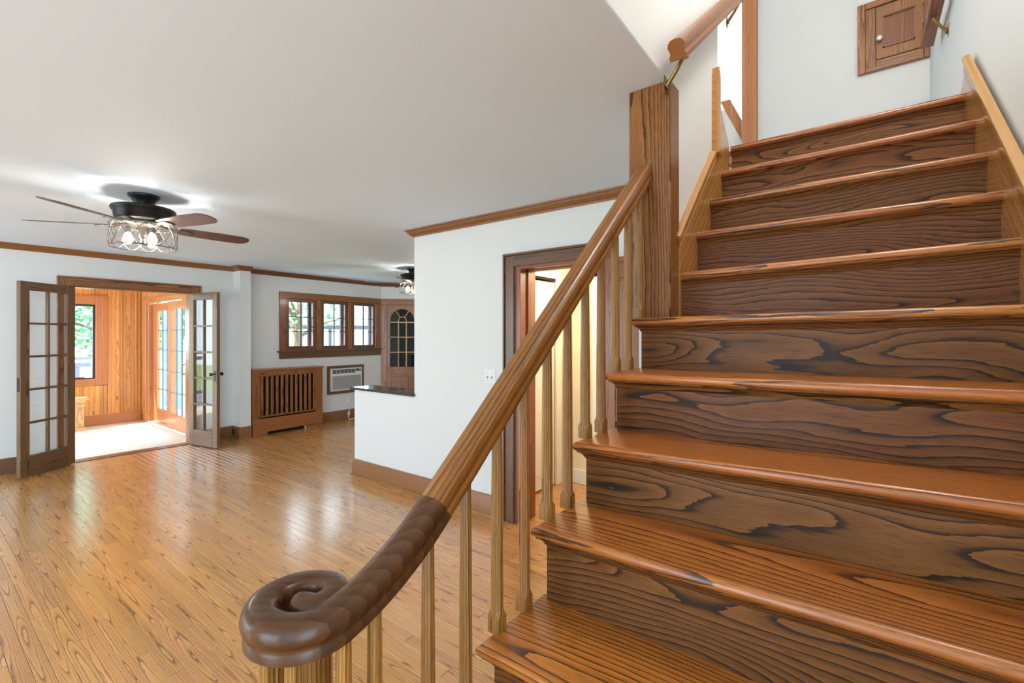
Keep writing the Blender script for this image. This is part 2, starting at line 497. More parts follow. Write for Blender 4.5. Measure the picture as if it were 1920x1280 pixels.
# stairwell walls
m = MB()
m.box((-0.734, 1.838, 0), (-0.585, 2.5, 5.0)); m.box((-0.734, 0.3, ZC + 0.004), (-0.585, 1.838, 5.0))
m.build('wall_stair_left', 'wall_up', label='white stairwell wall rising from the thick post', cat='wall', kind=S)
m = MB(); m.box((0.37, -0.25, 0), (0.5, 4.3, 5.0))
m.build('wall_stair_right', 'wall_up', label='white wall along the right side of the stairs', cat='wall', kind=S)
m = MB(); m.box((-0.70, 4.3, 2.2), (0.5, 4.42, 5.0)); m.box((-1.9, 4.3, 4.55), (-0.70, 4.42, 5.0)); 
m.build('wall_landing', 'wall_up', label='white wall at the top of the stairs behind the wooden hatch', cat='wall', kind=S)
MB().box((-2.0, 2.5, 2.43), (-1.9, 4.3, 5.0)).build('wall_light_block_left', 'wall_up', label='unseen white wall added to shut outside light off the landing', cat='wall', kind=S)  # unseen wall, added to dim the landing from the west
MB().box((-2.0, 2.4, 2.43), (-0.734, 2.5, 5.0)).build('wall_light_block_landing', 'wall_up', label='unseen white wall added to stop sky and sun reaching the landing', cat='wall', kind=S)  # added behind the stairwell wall to block sky and sun
MB().box((-2.0, 5.5, 2.2), (0.5, 5.6, 5.0)).build('wall_upper_room', 'wall_up', label='bright white wall seen through the upstairs doorway', cat='wall', kind=S)
MB().box((-1.95, 2.72, 2.40), (0.37, 5.6, 2.43)).build('floor.001', 'tread', label='wooden floor of the upstairs landing', cat='floor', kind=S)

# ================================================================== floor planks
def fpix(x, y, z=0.0):
    d = -0.6026 * x + 0.798 * y
    l = 0.798 * x + 0.6026 * y
    if d < 0.2: return None
    return 960 + 870.8 * l / d, 628.3 - 870.8 * (z - 1.434) / d
fl = MB().box((-7.22, -3.2, -0.05), (2.5, 6.45, -0.02)).build('floor', 'floor', label='honey oak strip floor of the living room', cat='floor', kind=S, origin=(0, 0, 0))
PWID = 0.0572
planks = []
y = -3.2
while y < 6.4:
    x = -7.22 + random.uniform(-0.9, 0)
    while x < 2.5:
        ln = random.choice((0.35, 0.5, 0.7, 0.9, 1.1, 1.4)) + random.uniform(0, 0.25)
        a, b = max(x, -7.22), min(x + ln, 2.5)
        if b - a > 0.02: planks.append((a, b, y, y + PWID))
        x += ln
    y += PWID
def area(p):
    a, b, c, d = p
    if a > -0.7: return 0
    b = min(b, -0.66)
    q = [fpix(*t) for t in ((a, c), (b, c), (b, d), (a, d))]
    if any(t is None for t in q): return 0
    s = sum(q[i][0] * q[(i + 1) % 4][1] - q[(i + 1) % 4][0] * q[i][1] for i in range(4))
    cx = sum(t[0] for t in q) / 4; cy = sum(t[1] for t in q) / 4
    if not (-60 < cx < 1130 and cy < 1330): return 0
    if c > YW and a > -4.2: return 0
    return abs(s)
planks.sort(key=area, reverse=True)
def plank_mesh(mb, p):
    a, b, c, d = p; g = 0.0008; bv = 0.0014
    mb.slab(a + g, b - g, c + g, d - g, [(0, -0.019), (0, -bv), (bv, 0)], left=True)
for p in planks[:290]:
    mb = MB(); plank_mesh(mb, p); mb.build('plank', 'floor', fl)
mb = MB()
for p in planks[290:]: plank_mesh(mb, p)
mb.build('plank_field', 'floor', fl, kind='stuff')

# ================================================================== trim: crown, baseboards, casings
CROWN = [(0, 0), (0.012, 0), (0.016, 0.010), (0.030, 0.018), (0.044, 0.034), (0.050, 0.048), (0.062, 0.052), (0.066, 0.062), (0, 0.062)]
BASE = [(0, 0), (0.032, 0), (0.030, 0.012), (0.020, 0.020), (0.018, 0.125), (0.012, 0.14), (0.010, 0.16), (0, 0.165)]
def run(prof, pts, z, rv=None, mb=None):
    """moulding swept along a horizontal path; the room is on the left hand of the path direction"""
    pts = [Vector((p[0], p[1], z)) for p in pts]
    fr = []
    for i, p in enumerate(pts):
        d0 = (p - pts[i - 1]).normalized() if i else None
        d1 = (pts[i + 1] - p).normalized() if i < len(pts) - 1 else None
        n0 = Vector((-d0.y, d0.x, 0)) if d0 else None
        n1 = Vector((-d1.y, d1.x, 0)) if d1 else None
        if n0 and n1:
            s = (n0 + n1); s = s / (s.dot(n0) or 1)
        else: s = n0 or n1
        fr.append((p, s, Vector((0, 0, 1))))
    mb = mb or MB()
    mb.sweep(prof, fr, rv=rv)
    return mb
zc = ZC - 0.062
run(CROWN, [(XW, YW), (XW, -3.2)][::1], zc).build('trim_2', 'trim', label='oak crown moulding above the french doors', cat='crown moulding', kind=S)
run(CROWN, [(-6.845, 2.99), (-6.845, YW), (XW, YW)], zc).build('trim_3', 'trim', label='oak crown moulding wrapping the wing wall', cat='crown moulding', kind=S)
run(CROWN, [(XW + 0.9, 6.26), (XW, 5.36), (XW, 2.99)], zc).build('trim_4', 'trim_dark', label='dark crown moulding above the triple window', cat='crown moulding', kind=S)
run(CROWN, [(-0.735, YW), (-3.267, YW), (-3.267, 3.05)], zc).build('trim_5', 'trim', label='oak crown moulding above the hall doorway', cat='crown moulding', kind=S)
run(BASE, [(XW, 1.05), (XW, -3.2)], 0).build('baseboard_west', 'trim_dark', label='dark oak baseboard left of the french doors', cat='baseboard', kind=S)
run(BASE, [(-6.845, 2.99), (-6.845, YW), (XW, YW), (XW, 2.45)], 0).build('baseboard_wing', 'trim', label='oak baseboard wrapping the wing wall', cat='baseboard', kind=S)
run(BASE, [(XW, 5.36), (XW, 4.07)], 0).build('baseboard_dining', 'trim', label='oak baseboard under the air conditioner', cat='baseboard', kind=S)
run(BASE, [(-2.224, YW), (-4.186, YW), (-4.186, 3.05)], 0).build('baseboard_half', 'trim', label='oak baseboard along the half wall and switch wall', cat='baseboard', kind=S)

def casing(name, mat, label, axis, face, out, a0, a1, top, w=0.1, z0=0.0, cat='door casing', left=True, right=True, band=0.018):
    """door casing on a wall: axis is the wall's run direction, face its plane, out the room side (+1/-1)"""
    def bx(mb, p0, p1, q0, q1, d, g):
        lo = [0, 0, 0]; hi = [0, 0, 0]; i = AX[axis]; j = 1 - i
        lo[i], hi[i] = p0, p1; lo[2], hi[2] = q0, q1; lo[j], hi[j] = face, face + out * d
        mb.box(lo, hi, grain=g, bev=0.003)
    t = thing(name, label, cat, (face, (a0 + a1) / 2, z0) if axis == 'y' else ((a0 + a1) / 2, face, z0), kind=S)
    for on, s, e in ((left, a0, -1), (right, a1, 1)):
        if not on: continue
        mb = MB(); bx(mb, s, s + e * (w - band), z0, top + w - band, 0.02, 'z'); bx(mb, s + e * (w - band), s + e * w, z0, top + w, 0.032, 'z')
        mb.build('side_casing', mat, t)
    mb = MB(); bx(mb, a0, a1, top, top + w - band, 0.021, axis); bx(mb, a0 - w, a1 + w, top + w - band, top + w, 0.033, axis)
    mb.build('head_casing', mat, t)
    return t
t = casing('trim_6', 'trim', 'oak casing around the french door opening', 'y', XW, 1, 1.155, 2.345, 1.99)
mb = MB(); mb.box((XW - T, 1.155, 0), (XW, 1.17, 1.99), bev=0.002); mb.box((XW - T, 2.33, 0), (XW, 2.345, 1.99), bev=0.002); mb.box((XW - T, 1.17, 1.975), (XW, 2.33, 1.99), bev=0.002)
mb.build('jamb', 'trim', t)
MB().box((XW - T, 1.155, -0.015), (XW, 2.345, 0.006), bev=0.003).build('threshold', 'trim_dark', t)
t = casing('trim_7', 'trim_dark', 'dark oak casing around the hall doorway', 'x', YW, -1, -2.12, -1.41, 1.957)
mb = MB(); mb.box((-2.12, YW, 0), (-2.07, 3.05, 1.957), bev=0.002); mb.box((-1.43, YW, 0), (-1.41, 3.05, 1.957), bev=0.002); mb.box((-2.07, YW, 1.935), (-1.43, 3.05, 1.957), bev=0.002)
mb.build('jamb', 'red', t)
mb = MB(); mb.box((-2.07, 2.93, 0), (-2.055, 2.97, 1.935), bev=0.002); mb.box((-2.07, 2.93, 1.92), (-1.43, 2.97, 1.935), bev=0.002); mb.build('door_stop', 'red', t)

# ================================================================== french doors (2 x 5 panes)
def french(name, label, hinge, free, knob_side):
    hx, hy = hinge; fx, fy = free
    W = math.hypot(fx - hx, fy - hy); ang = math.atan2(fy - hy, fx - hx)
    xf = frame_xf((hx, hy, 0.012), ang)
    t = thing(name, label, 'french door', (hx, hy, 0.012), kind=S)
    H = 1.965; th = 0.042; st = 0.092; tr = 0.088; br = 0.2
    h0, h1 = -th / 2, th / 2
    def P(nm, lo, hi, mat='french', grain=None, par=None, bev=0.003):
        return MB(xf).box(lo, hi, grain=grain, bev=bev).build(nm, mat, par or t)
    P('stile', (0, h0, 0), (st, h1, H)); P('stile', (W - st, h0, 0), (W, h1, H))
    P('bottom_rail', (st, h0, 0), (W - st, h1, br)); P('top_rail', (st, h0, H - tr), (W - st, h1, H))
    gw = W - 2 * st; gh = H - tr - br; mw = 0.022
    P('muntin', (W / 2 - mw / 2, h0 + .004, br), (W / 2 + mw / 2, h1 - .004, H - tr))
    for r in range(1, 5):
        z = br + gh * r / 5
        P('muntin', (st, h0 + .005, z - mw / 2), (W - st, h1 - .005, z + mw / 2))
    for c in range(2):
        for r in range(5):
            x0 = st if c == 0 else W / 2 + mw / 2; x1 = W / 2 - mw / 2 if c == 0 else W - st
            z0 = br + gh * r / 5 + (mw / 2 if r else 0); z1 = br + gh * (r + 1) / 5 - (mw / 2 if r < 4 else 0)
            MB(xf).box((x0, -0.002, z0), (x1, 0.002, z1)).build('pane', 'glass', t)
    if knob_side:
        mb = MB(xf)
        for s in (-1, 1):
            mb.tube([(W - 0.045, s * th / 2, 0.93), (W - 0.045, s * (th / 2 + 0.035), 0.93), (W - 0.045, s * (th / 2 + 0.04), 0.93), (W - 0.045, s * (th / 2 + 0.055), 0.93), (W - 0.045, s * (th / 2 + 0.06), 0.93)], [0.008, 0.008, 0.022, 0.024, 0.012], 12)
        mb.build('knob', 'dark_metal', t)
        MB(xf).box((W - 0.065, h0 - 0.003, 0.84), (W - 0.025, h1 + 0.003, 0.97), bev=0.002).build('lock_plate', 'dark_metal', t)
    else:
        MB(xf).box((W - 0.004, -0.012, 0.86), (W + 0.002, 0.012, 1.0), bev=0.001).build('latch_plate', 'dark_metal', t)
    return t
french('door_1', 'open french door leaf left of the sunroom opening', (-7.045, 1.19), (-6.68, 0.725), False)
french('door_2', 'open french door leaf with knob by the wing wall', (-7.04, 2.325), (-6.475, 2.44), True)

# ================================================================== dining triple window
t = thing('window_1', 'triple casement window with dark sashes over the radiator cover', 'window', (XW, 4.42, 1.08), kind=S)
fx = XW
def wb(nm, lo, hi, mat='cabinet', grain=None, par=None, bev=0.003):
    return MB().box(lo, hi, grain=grain, bev=bev).build(nm, mat, par or t)
wb('head_casing', (fx, 3.49, 2.0), (fx + .025, 5.335, 2.1), 'cabinet', 'y')
wb('side_casing', (fx, 3.49, 1.195), (fx + .022, 3.59, 2.0)); wb('side_casing', (fx, 5.235, 1.195), (fx + .022, 5.335, 2.0))
wb('mullion', (fx - .03, 4.09, 1.195), (fx + .02, 4.17, 2.0)); wb('mullion', (fx - .03, 4.665, 1.195), (fx + .02, 4.742, 2.0))
wb('stool', (fx - .03, 3.455, 1.172), (fx + .06, 5.35, 1.197), 'trim_dark', 'y'); wb('apron', (fx, 3.49, 1.075), (fx + .022, 5.335, 1.172), 'trim_dark', 'y')
for (a, b) in ((3.595, 4.085), (4.175, 4.66), (4.747, 5.23)):
    s = thing('sash', None, None, (fx - .02, (a + b) / 2, 1.2)); s.parent = t; s.location = WORLD[s.name] - WORLD[t.name]
    fw = 0.05; z0, z1 = 1.195, 2.0
    mb = MB()
    mb.box((fx - .035, a, z0), (fx + .005, a + fw, z1), bev=.003); mb.box((fx - .035, b - fw, z0), (fx + .005, b, z1), bev=.003)
    mb.box((fx - .035, a + fw, z0), (fx + .005, b - fw, z0 + fw + .02), bev=.003); mb.box((fx - .035, a + fw, z1 - fw), (fx + .005, b - fw, z1), bev=.003)
    mb.build('sash_frame', 'trim_dark', s)
    gz0, gz1 = z0 + fw + .02, z1 - fw; ga, gb = a + fw, b - fw
    mb = MB(); mm = .012
    mb.box((fx - .03, (ga + gb) / 2 - mm / 2, gz0), (fx - .005, (ga + gb) / 2 + mm / 2, gz1))
    for r in (1, 2): mb.box((fx - .028, ga, gz0 + (gz1 - gz0) * r / 3 - mm / 2), (fx - .006, gb, gz0 + (gz1 - gz0) * r / 3 + mm / 2))
    mb.build('muntin', 'storm', s)
    for c in range(2):
        for r in range(3):
            y0 = ga + (gb - ga) * c / 2; y1 = ga + (gb - ga) * (c + 1) / 2; q0 = gz0 + (gz1 - gz0) * r / 3; q1 = gz0 + (gz1 - gz0) * (r + 1) / 3
            MB().box((fx - .019, y0, q0), (fx - .016, y1, q1)).build('pane', 'glass', s)
    MB().tube([(fx + .005, b - .03, 1.57), (fx + .03, b - .03, 1.57), (fx + .032, b - .09, 1.565)], .006, 8).build('latch', 'dark_metal', s)
mb = MB()                                   # outer storm frame
for yy in (3.56, 4.035, 4.627, 5.205):
    mb.box((fx - T - .03, yy, 1.18), (fx - T + .02, yy + .06, 2.0), bev=.003)
mb.box((fx - T - .03, 3.58, 1.15), (fx - T + .02, 5.26, 1.2)); mb.box((fx - T - .03, 3.58, 1.98), (fx - T + .02, 5.26, 2.02))
mb.build('storm_frame', 'storm', t)

# ================================================================== radiator cover
t = thing('radiator_cover', 'oak radiator cover with vertical slats beside the wing wall', 'radiator cover', (-6.945, 3.53, 0))
X0, X1 = XW + .004, -6.83
def rb(nm, lo, hi, mat='cabinet', grain=None, bev=0.003):
    return MB().box(lo, hi, grain=grain, bev=bev).build(nm, mat, t)
rb('top', (X0, 3.0, .925), (X1 + .018, 4.08, .947), 'cabinet', 'y')
rb('side_panel', (X0, 4.045, 0), (X1 - .02, 4.065, .925)); rb('side_panel', (X0, 3.01, 0), (X1 - .02, 3.03, .925))
rb('stile', (X1 - .02, 3.01, .26), (X1, 3.10, .925)); rb('stile', (X1 - .02, 3.945, .26), (X1, 4.065, .925))
rb('top_rail', (X1 - .02, 3.10, .845), (X1, 3.945, .925)); rb('mid_rail', (X1 - .02, 3.10, .24), (X1, 3.945, .285))
MB().prism([(3.01, 0), (3.20, 0), (3.22, .05), (3.79, .05), (3.81, 0), (4.065, 0), (4.065, .26), (3.01, .26)], 'x', X1 - .02, X1, grain='y').build('base_board', 'cabinet', t)
mb = MB(); mb.box((X1 - .01, 3.085, .27), (X1 + .012, 3.103, .86)); mb.box((X1 - .01, 3.94, .27), (X1 + .012, 3.958, .86)); mb.box((X1 - .01, 3.085, .845), (X1 + .012, 3.958, .862)); mb.box((X1 - .01, 3.085, .268), (X1 + .012, 3.958, .285))
mb.build('grille_moulding', 'cabinet', t)
for i in range(12):
    yy = 3.118 + i * (.818 / 11.4)
    rb('slat', (X1 - .014, yy, .285), (X1 - .002, yy + .038, .845))
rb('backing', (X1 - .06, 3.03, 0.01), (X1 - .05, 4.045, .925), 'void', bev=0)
MB().tube([(-6.84, 3.79, 0), (-6.86, 3.79, .03), (-6.93, 3.78, .04)], .009, 8).build('pipe', 'white', t)

# ================================================================== air conditioner
t = thing('air_conditioner', 'white wall air conditioner in a dark wood frame', 'air conditioner', (XW, 4.627, .45))
def ab(nm, lo, hi, mat='plastic', par=None, bev=0.003, grain=None):
    return MB().box(lo, hi, grain=grain, bev=bev).build(nm, mat, par or t)
a0, a1, b0, b1, fw = 4.278, 4.976, .45, .922, .046
ab('wood_frame', (XW, a0, b0), (XW + .022, a0 + fw, b1), 'trim_dark'); ab('wood_frame', (XW, a1 - fw, b0), (XW + .022, a1, b1), 'trim_dark')
ab('wood_frame', (XW, a0 + fw, b0), (XW + .022, a1 - fw, b0 + fw), 'trim_dark'); ab('wood_frame', (XW, a0 + fw, b1 - fw), (XW + .022, a1 - fw, b1), 'trim_dark')
fr_ = MB().box((XW, a0 + fw, b0 + fw), (XW + .03, a1 - fw, b1 - fw), bev=.006).build('body', 'plastic', t)
ab('front_panel', (XW + .03, a0 + fw + .01, b0 + fw + .01), (XW + .045, a1 - fw - .01, b0 + fw + .27), 'plastic')
gz = ab('intake_grille', (XW + .045, a0 + fw + .03, b0 + fw + .03), (XW + .049, a1 - fw - .03, b0 + fw + .255), 'grey_grille')
mb = MB()
for i in range(26):
    z = b0 + fw + .036 + i * .0084; mb.box((XW + .049, a0 + fw + .035, z), (XW + .053, a1 - fw - .035, z + .004))
mb.build('louvres', 'grey_grille', gz)
vt = ab('outlet_vent', (XW + .03, a0 + fw + .03, b1 - fw - .085), (XW + .036, a0 + fw + .46, b1 - fw - .02), 'dark_plastic')
mb = MB()
for i in range(5): mb.box((XW + .036, a0 + fw + .03, b1 - fw - .085 + i * .0155), (XW + .042, a0 + fw + .46, b1 - fw - .081 + i * .0155))
for i in range(7): mb.box((XW + .034, a0 + fw + .028 + i * .071, b1 - fw - .088), (XW + .043, a0 + fw + .040 + i * .071, b1 - fw - .018))
mb.build('vent_louvres', 'grey_grille', vt)
cp = ab('control_panel', (XW + .03, a0 + fw + .48, b1 - fw - .06), (XW + .038, a1 - fw - .02, b1 - fw - .02), 'dark_plastic')
ab('display', (XW + .038, a0 + fw + .535, b1 - fw - .042), (XW + .039, a1 - fw - .025, b1 - fw - .024), 'grey_grille', cp, 0)

# outlets, switch, cord
def outlet(name, label, y, z, mat='plastic', w=.07, h=.115):
    t = thing(name, label, 'outlet', (XW, y, z - h / 2))
    MB().box((XW + .0005, y - w / 2, z - h / 2), (XW + .006, y + w / 2, z + h / 2), bev=.002).build('cover_plate', mat, t)
    for s in (-1, 1): MB().box((XW + .006, y - .017, z + s * .022 - .014), (XW + .009, y + .017, z + s * .022 + .014), bev=.001).build('receptacle', mat, t)
    return t
outlet('wall_outlet', 'white wall outlet below the air conditioner', 4.672, .318)
mb = MB()
mb.box((XW + .009, 4.665, .29), (XW + .05, 4.70, .335), bev=.004)
mb.tube([(XW + .04, 4.683, .30), (XW + .05, 4.69, .24), (XW + .045, 4.675, .16), (XW + .05, 4.66, .12)], .006, 8)
mb.box((XW + .035, 4.635, .07), (XW + .07, 4.665, .13), bev=.005)
mb.tube([(XW + .05, 4.65, .07), (XW + .07, 4.635, .03), (XW + .10, 4.63, .008), (XW + .09, 4.70, .008), (XW + .07, 4.80, .012), (XW + .08, 4.98, .01), (XW + .06, 5.1, .3), (XW + .02, 4.99, .5)], .006, 8)
mb.build('power_cord', 'plastic', label='white power cord hanging from the outlet to the floor', cat='cord')
t = thing('floor_outlet', 'small black outlet box on the wing wall baseboard', 'outlet', (-6.99, YW - .045, .06))
MB().box((-7.03, YW - .032, .05), (-6.96, YW - .018, .13), bev=.003).build('cover_plate', 'dark_plastic', t)
MB().box((-7.01, YW - .036, .075), (-6.98, YW - .032, .105), bev=.001).build('receptacle', 'dark_metal', t)
t = thing('light_switch', 'white double switch plate left of the hall doorway', 'switch', (-2.366, YW, 1.046))
MB().box((-2.424, YW - .006, 1.046), (-2.308, YW - .0005, 1.162), bev=.002).build('cover_plate', 'plastic', t)
for s in (-.023, .023):
    MB().box((-2.366 + s - .005, YW - .018, 1.092), (-2.366 + s + .005, YW - .006, 1.108), bev=.002).build('toggle', 'grey_grille', t)
    for q in (-.03, .03): MB().box((-2.366 + s - .003, YW - .008, 1.104 + q - .003), (-2.366 + s + .003, YW - .006, 1.104 + q + .003)).build('screw', 'grey_grille', t)

# ================================================================== corner cabinet (across the dining room corner)
t = thing('corner_cabinet', 'oak corner cabinet with an arched glass door', 'cabinet', (XW, 5.36, 0))
def cb(nm, lo, hi, mat='cabinet', grain=None, par=None, bev=0.003):
    return MB(n45).box(lo, hi, grain=grain, bev=bev).build(nm, mat, par or t)
CW = 0.765
cb('head_rail', (.01, -.02, 1.995), (CW, 0, 2.09)); cb('stile', (.01, -.02, 0), (.108, 0, 1.995)); cb('stile', (CW - .1, -.02, 0), (CW, 0, 1.995))
cb('middle_rail', (.108, -.022, .742), (CW - .1, 0, .782)); cb('base_rail', (.108, -.02, 0), (CW - .1, 0, .1))
cb('cornice', (.0, -.035, 2.078), (CW, 0, 2.1))
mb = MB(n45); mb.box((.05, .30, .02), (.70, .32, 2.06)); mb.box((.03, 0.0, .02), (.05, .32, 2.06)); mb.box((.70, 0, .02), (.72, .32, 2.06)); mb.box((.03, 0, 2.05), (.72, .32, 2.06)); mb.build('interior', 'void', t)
for z in (1.12, 1.40, 1.66): cb('shelf', (.05, .03, z - .01), (.70, .30, z + .01), 'trim_dark')
# arched upper door: frame polygon pieces around an arched opening
gx0, gx1, gz0, gzs = .165, .60, .852, 1.70
GC = (gx0 + gx1) / 2; GR = (gx1 - gx0) / 2
dl, dr, dz0, dz1 = .112, .655, .785, 1.99
def ring(cx, cz, r, n=18): return [(cx - r * math.cos(PI * k / n), cz + r * math.sin(PI * k / n)) for k in range(n + 1)]
d = thing('glass_door', None, None, n45((dl, -.02, dz0))); d.parent = t; d.location = WORLD[d.name] - WORLD[t.name]
mb = MB(n45)
mb.box((dl, -.024, dz0), (gx0, .0, dz1), bev=.002); mb.box((gx1, -.024, dz0), (dr, .0, dz1), bev=.002); mb.box((gx0, -.024, dz0), (gx1, .0, gz0), bev=.002)
arc = ring(GC, gzs, GR)
for k in range(18):
    (x0, z0), (x1, z1) = arc[k], arc[k + 1]
    mb.prism([(x0, z0), (x1, z1), (x1, dz1), (x0, dz1)], 'y', -.024, 0, grain='x', rv=.5)
mb.build('door_frame', 'cabinet', d)
pts = [(x, -.012, z) for x, z in arc]
MB(n45).prism([(gx0, gz0), (gx1, gz0)] + list(reversed(arc)), 'y', -.012, -.009).build('pane', 'cab_glass', d)
mb = MB(n45); mw = .0085
bx0 = gx0 + (gx1 - gx0) * .335; bx1 = gx0 + (gx1 - gx0) * .665
for x in (bx0, bx1): mb.box((x - mw, -.022, gz0), (x + mw, -.006, gzs + .0))
for z in (1.122, 1.398, 1.672): mb.box((gx0, -.021, z - mw), (gx1, -.007, z + mw))
small = ring(GC, gzs, (bx1 - bx0) / 2, 10)
mb.tube([(x, -.014, z) for x, z in small], mw, 6)
for a in (PI * .32, PI * .68):
    mb.tube([(GC - (bx1 - bx0) / 2 * math.cos(a), -.014, gzs + (bx1 - bx0) / 2 * math.sin(a)), (GC - GR * math.cos(a), -.014, gzs + GR * math.sin(a))], mw, 6)
mb.build('muntin', 'pale', d)
MB(n45).lathe([(.004, -.02), (.006, 0), (.013, .008), (.012, .016), (.004, .02)], (0, 0, 0), 12, xf=lambda p: n45((.142 + p[0], -.03 - p[2], 1.395 + p[1]))).build('knob', 'dark_metal', d)
d = thing('lower_door', None, None, n45((.112, -.02, .1))); d.parent = t; d.location = WORLD[d.name] - WORLD[t.name]
mb = MB(n45); mb.box((.112, -.022, .1), (.185, 0, .74), bev=.002); mb.box((.185, -.022, .675), (.595, 0, .74), bev=.002); mb.box((.185, -.022, .1), (.595, 0, .17), bev=.002); mb.box((.595, -.022, .1), (.66, 0, .74), bev=.002); mb.box((.375, -.023, .17), (.49, 0, .675), bev=.002)
mb.build('door_frame', 'cabinet', d)
cb('door_panel', (.185, -.012, .17), (.375, -.004, .675), 'trim', par=d); cb('door_panel', (.49, -.012, .17), (.595, -.004, .675), 'trim', par=d)

# ================================================================== hall pieces
t = thing('door_3', 'white panelled closet door in the cream hall', 'door', (-2.35, 3.57, 0), kind=S)
def hb(nm, lo, hi, mat='white', par=None, bev=.004):
    return MB().box(lo, hi, bev=bev).build(nm, mat, par or t)
hb('door_slab', (-2.395, 3.345, .015), (-2.36, 3.795, 1.935))
for (z0, z1) in ((.15, .62), (.72, 1.30), (1.40, 1.80)):
    for (y0, y1) in ((3.40, 3.55), (3.59, 3.74)):
        p = hb('panel', (-2.361, y0, z0), (-2.355, y1, z1))
mb = MB(); mb.box((-2.38, 3.34, 1.95), (-2.345, 3.80, 1.968)); mb.build('track', 'dark_metal', t)
t = thing('trim_8', 'white casing around the hall closet door', 'door casing', (-2.35, 3.57, 0), kind=S)
hb('side_casing', (-2.35, 3.26, 0), (-2.33, 3.345, 2.05)); hb('side_casing', (-2.35, 3.795, 0), (-2.33, 3.88, 2.05)); hb('head_casing', (-2.35, 3.345, 1.97), (-2.33, 3.795, 2.05))
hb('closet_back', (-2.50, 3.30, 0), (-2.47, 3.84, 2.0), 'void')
MB().box((-2.35, 3.962, 0), (-2.05, 3.98, .14), bev=.004).build('baseboard_hall', 'white', label='white baseboard at the end of the hall', cat='baseboard', kind=S)
t = thing('door_4', 'white door at the end of the hall behind the balusters', 'door', (-1.6, 3.98, 0), kind=S)
hb('side_casing', (-2.04, 3.955, 0), (-1.955, 3.98, 2.06)); hb('side_casing', (-1.20, 3.955, 0), (-1.12, 3.98, 2.06)); hb('head_casing', (-2.04, 3.955, 1.98), (-1.12, 3.98, 2.06)); hb('door_slab', (-1.955, 3.966, .01), (-1.20, 3.98, 1.98))
# red stained door folded back on the wall
t = thing('door_5', 'red stained panelled door folded back beside the hall doorway', 'door', (-1.375, 2.80, 0), kind=S)
rx = frame_xf((-1.372, 2.80, 0), -0.03)
def db(nm, lo, hi, par=None, bev=.003, mat='red'): return MB(rx).box(lo, hi, bev=bev).build(nm, mat, par or t)
db('stile', (0, -.018, .012), (.105, .018, 1.935)); db('stile', (.565, -.018, .012), (.66, .018, 1.935))
for (z0, z1) in ((.012, .2), (.88, 1.0), (1.80, 1.935)): db('rail', (.105, -.018, z0), (.565, .018, z1))
db('panel', (.105, -.008, .2), (.565, .008, .88)); db('panel', (.105, -.008, 1.0), (.565, .008, 1.80))
db('panel_moulding', (.105, -.016, 1.0), (.12, -.006, 1.80)); db('panel_moulding', (.12, -.016, 1.785), (.55, -.006, 1.80))

# ================================================================== staircase
G = 0.2137; R_ = 0.188; Y0 = 0.7665
ZL = {0: .753, 1: .943, 2: 1.122, 3: 1.312, 4: 1.497, 5: 1.677, 6: 1.873, 7: 2.062, 8: 2.255, 9: 2.448}
TI = {0: .010, 1: .012, 2: .016, 3: .008, 4: .012, 5: .024, 6: .009, 7: .008, 8: .005, 9: .002}
def zk(k): return ZL.get(k, .752 + R_ * k)
def yk(k): return Y0 + k * G
XS, XR = -0.68, 0.345
st = thing('staircase', 'wide oak staircase climbing beside the living room', 'staircase', (-0.15, .12, 0))
for k in range(-3, 10):
    z = zk(k); y = yk(k); ti = TI.get(k, .011)
    sh = (lambda tt: (lambda p: (p[0], p[1], p[2] + tt * (p[0] + .68))))(ti)
    xl = XS if k < 5 else -0.566
    if k <= -2: xl = -0.90
    left = k < 5
    dep = G + .05 if k < 9 else .12
    h = .014
    rings = []
    for a in range(-4, 5):
        th = a / 4 * PI / 2
        rings.append((h * (1 - math.cos(th)), z - h + h * math.sin(th)))
    tr = MB(sh).slab(xl, XR, y, y + dep, rings, left=left).build('tread', 'tread', st)
    o = .030
    cov = [(o, z - .052), (o - .003, z - .048), (o - .007, z - .040), (o - .013, z - .034), (o - .020, z - .031), (.009, z - .029), (.009, z - .027)]
    MB(sh).slab(xl, XR, y, y + .1, cov, left=left).build('cove_moulding', 'riser', tr)
    zb = zk(k - 1) if k > -3 else 0
    if k > -3: zb += TI.get(k - 1, .011) * 0
    MB().box((xl + o if left else xl, y + o, zb - .02 if k > -3 else 0), (XR, y + o + .02, z - .02), grain='x').build('riser', 'riser', st)
mb = MB()
for k in range(-3, 5):
    xl = XS if k > -2 else -.9
    mb.box((xl + .032, yk(k) + .05, 0), (xl + .05, yk(k + 1) + .05 if k < 4 else 1.838, zk(k) - .027), grain='y', rv=.5)
mb.build('side_panel', 'riser', st)
# skirt boards
def tilt_grain(mb, slope):
    c, q = math.cos(math.atan(slope)), math.sin(math.atan(slope))
    mb.gc = [(a * c + b * q, b * c - a * q, d) for a, b, d in mb.gc]
xs0, xs1 = -0.585, -0.566
def zt(y): return 1.848 + .915 * (y - 1.848)
mb = MB(); mb.prism([(1.838, 1.3), (1.838, zt(1.838) - .06), (2.385, zt(2.385) - .06), (2.385, 2.70), (2.42, 2.66), (2.50, 2.56), (2.66, 2.44), (2.66, 2.0)], 'x', xs0, xs1, grain='y')
tilt_grain(mb, .915); mb.build('left_skirt_board', 'skirt', st)
ca = math.atan(.915)
def capsweep(mb, x, side, pts, prof):
    fr = []
    for i, p in enumerate(pts):
        d = (Vector(pts[min(i + 1, len(pts) - 1)]) - Vector(pts[max(i - 1, 0)])).normalized()
        Sd = Vector((side, 0, 0)); U = Vector((0, -d.z, d.y))
        fr.append(((x, p[1], p[2]), Sd, U))
    mb.sweep(prof, fr)
CAPP = [(0, -.035), (.012, -.035), (.016, -.028), (.016, .010), (.022, .014), (.026, .024), (.024, .034), (.014, .040), (0, .040)]
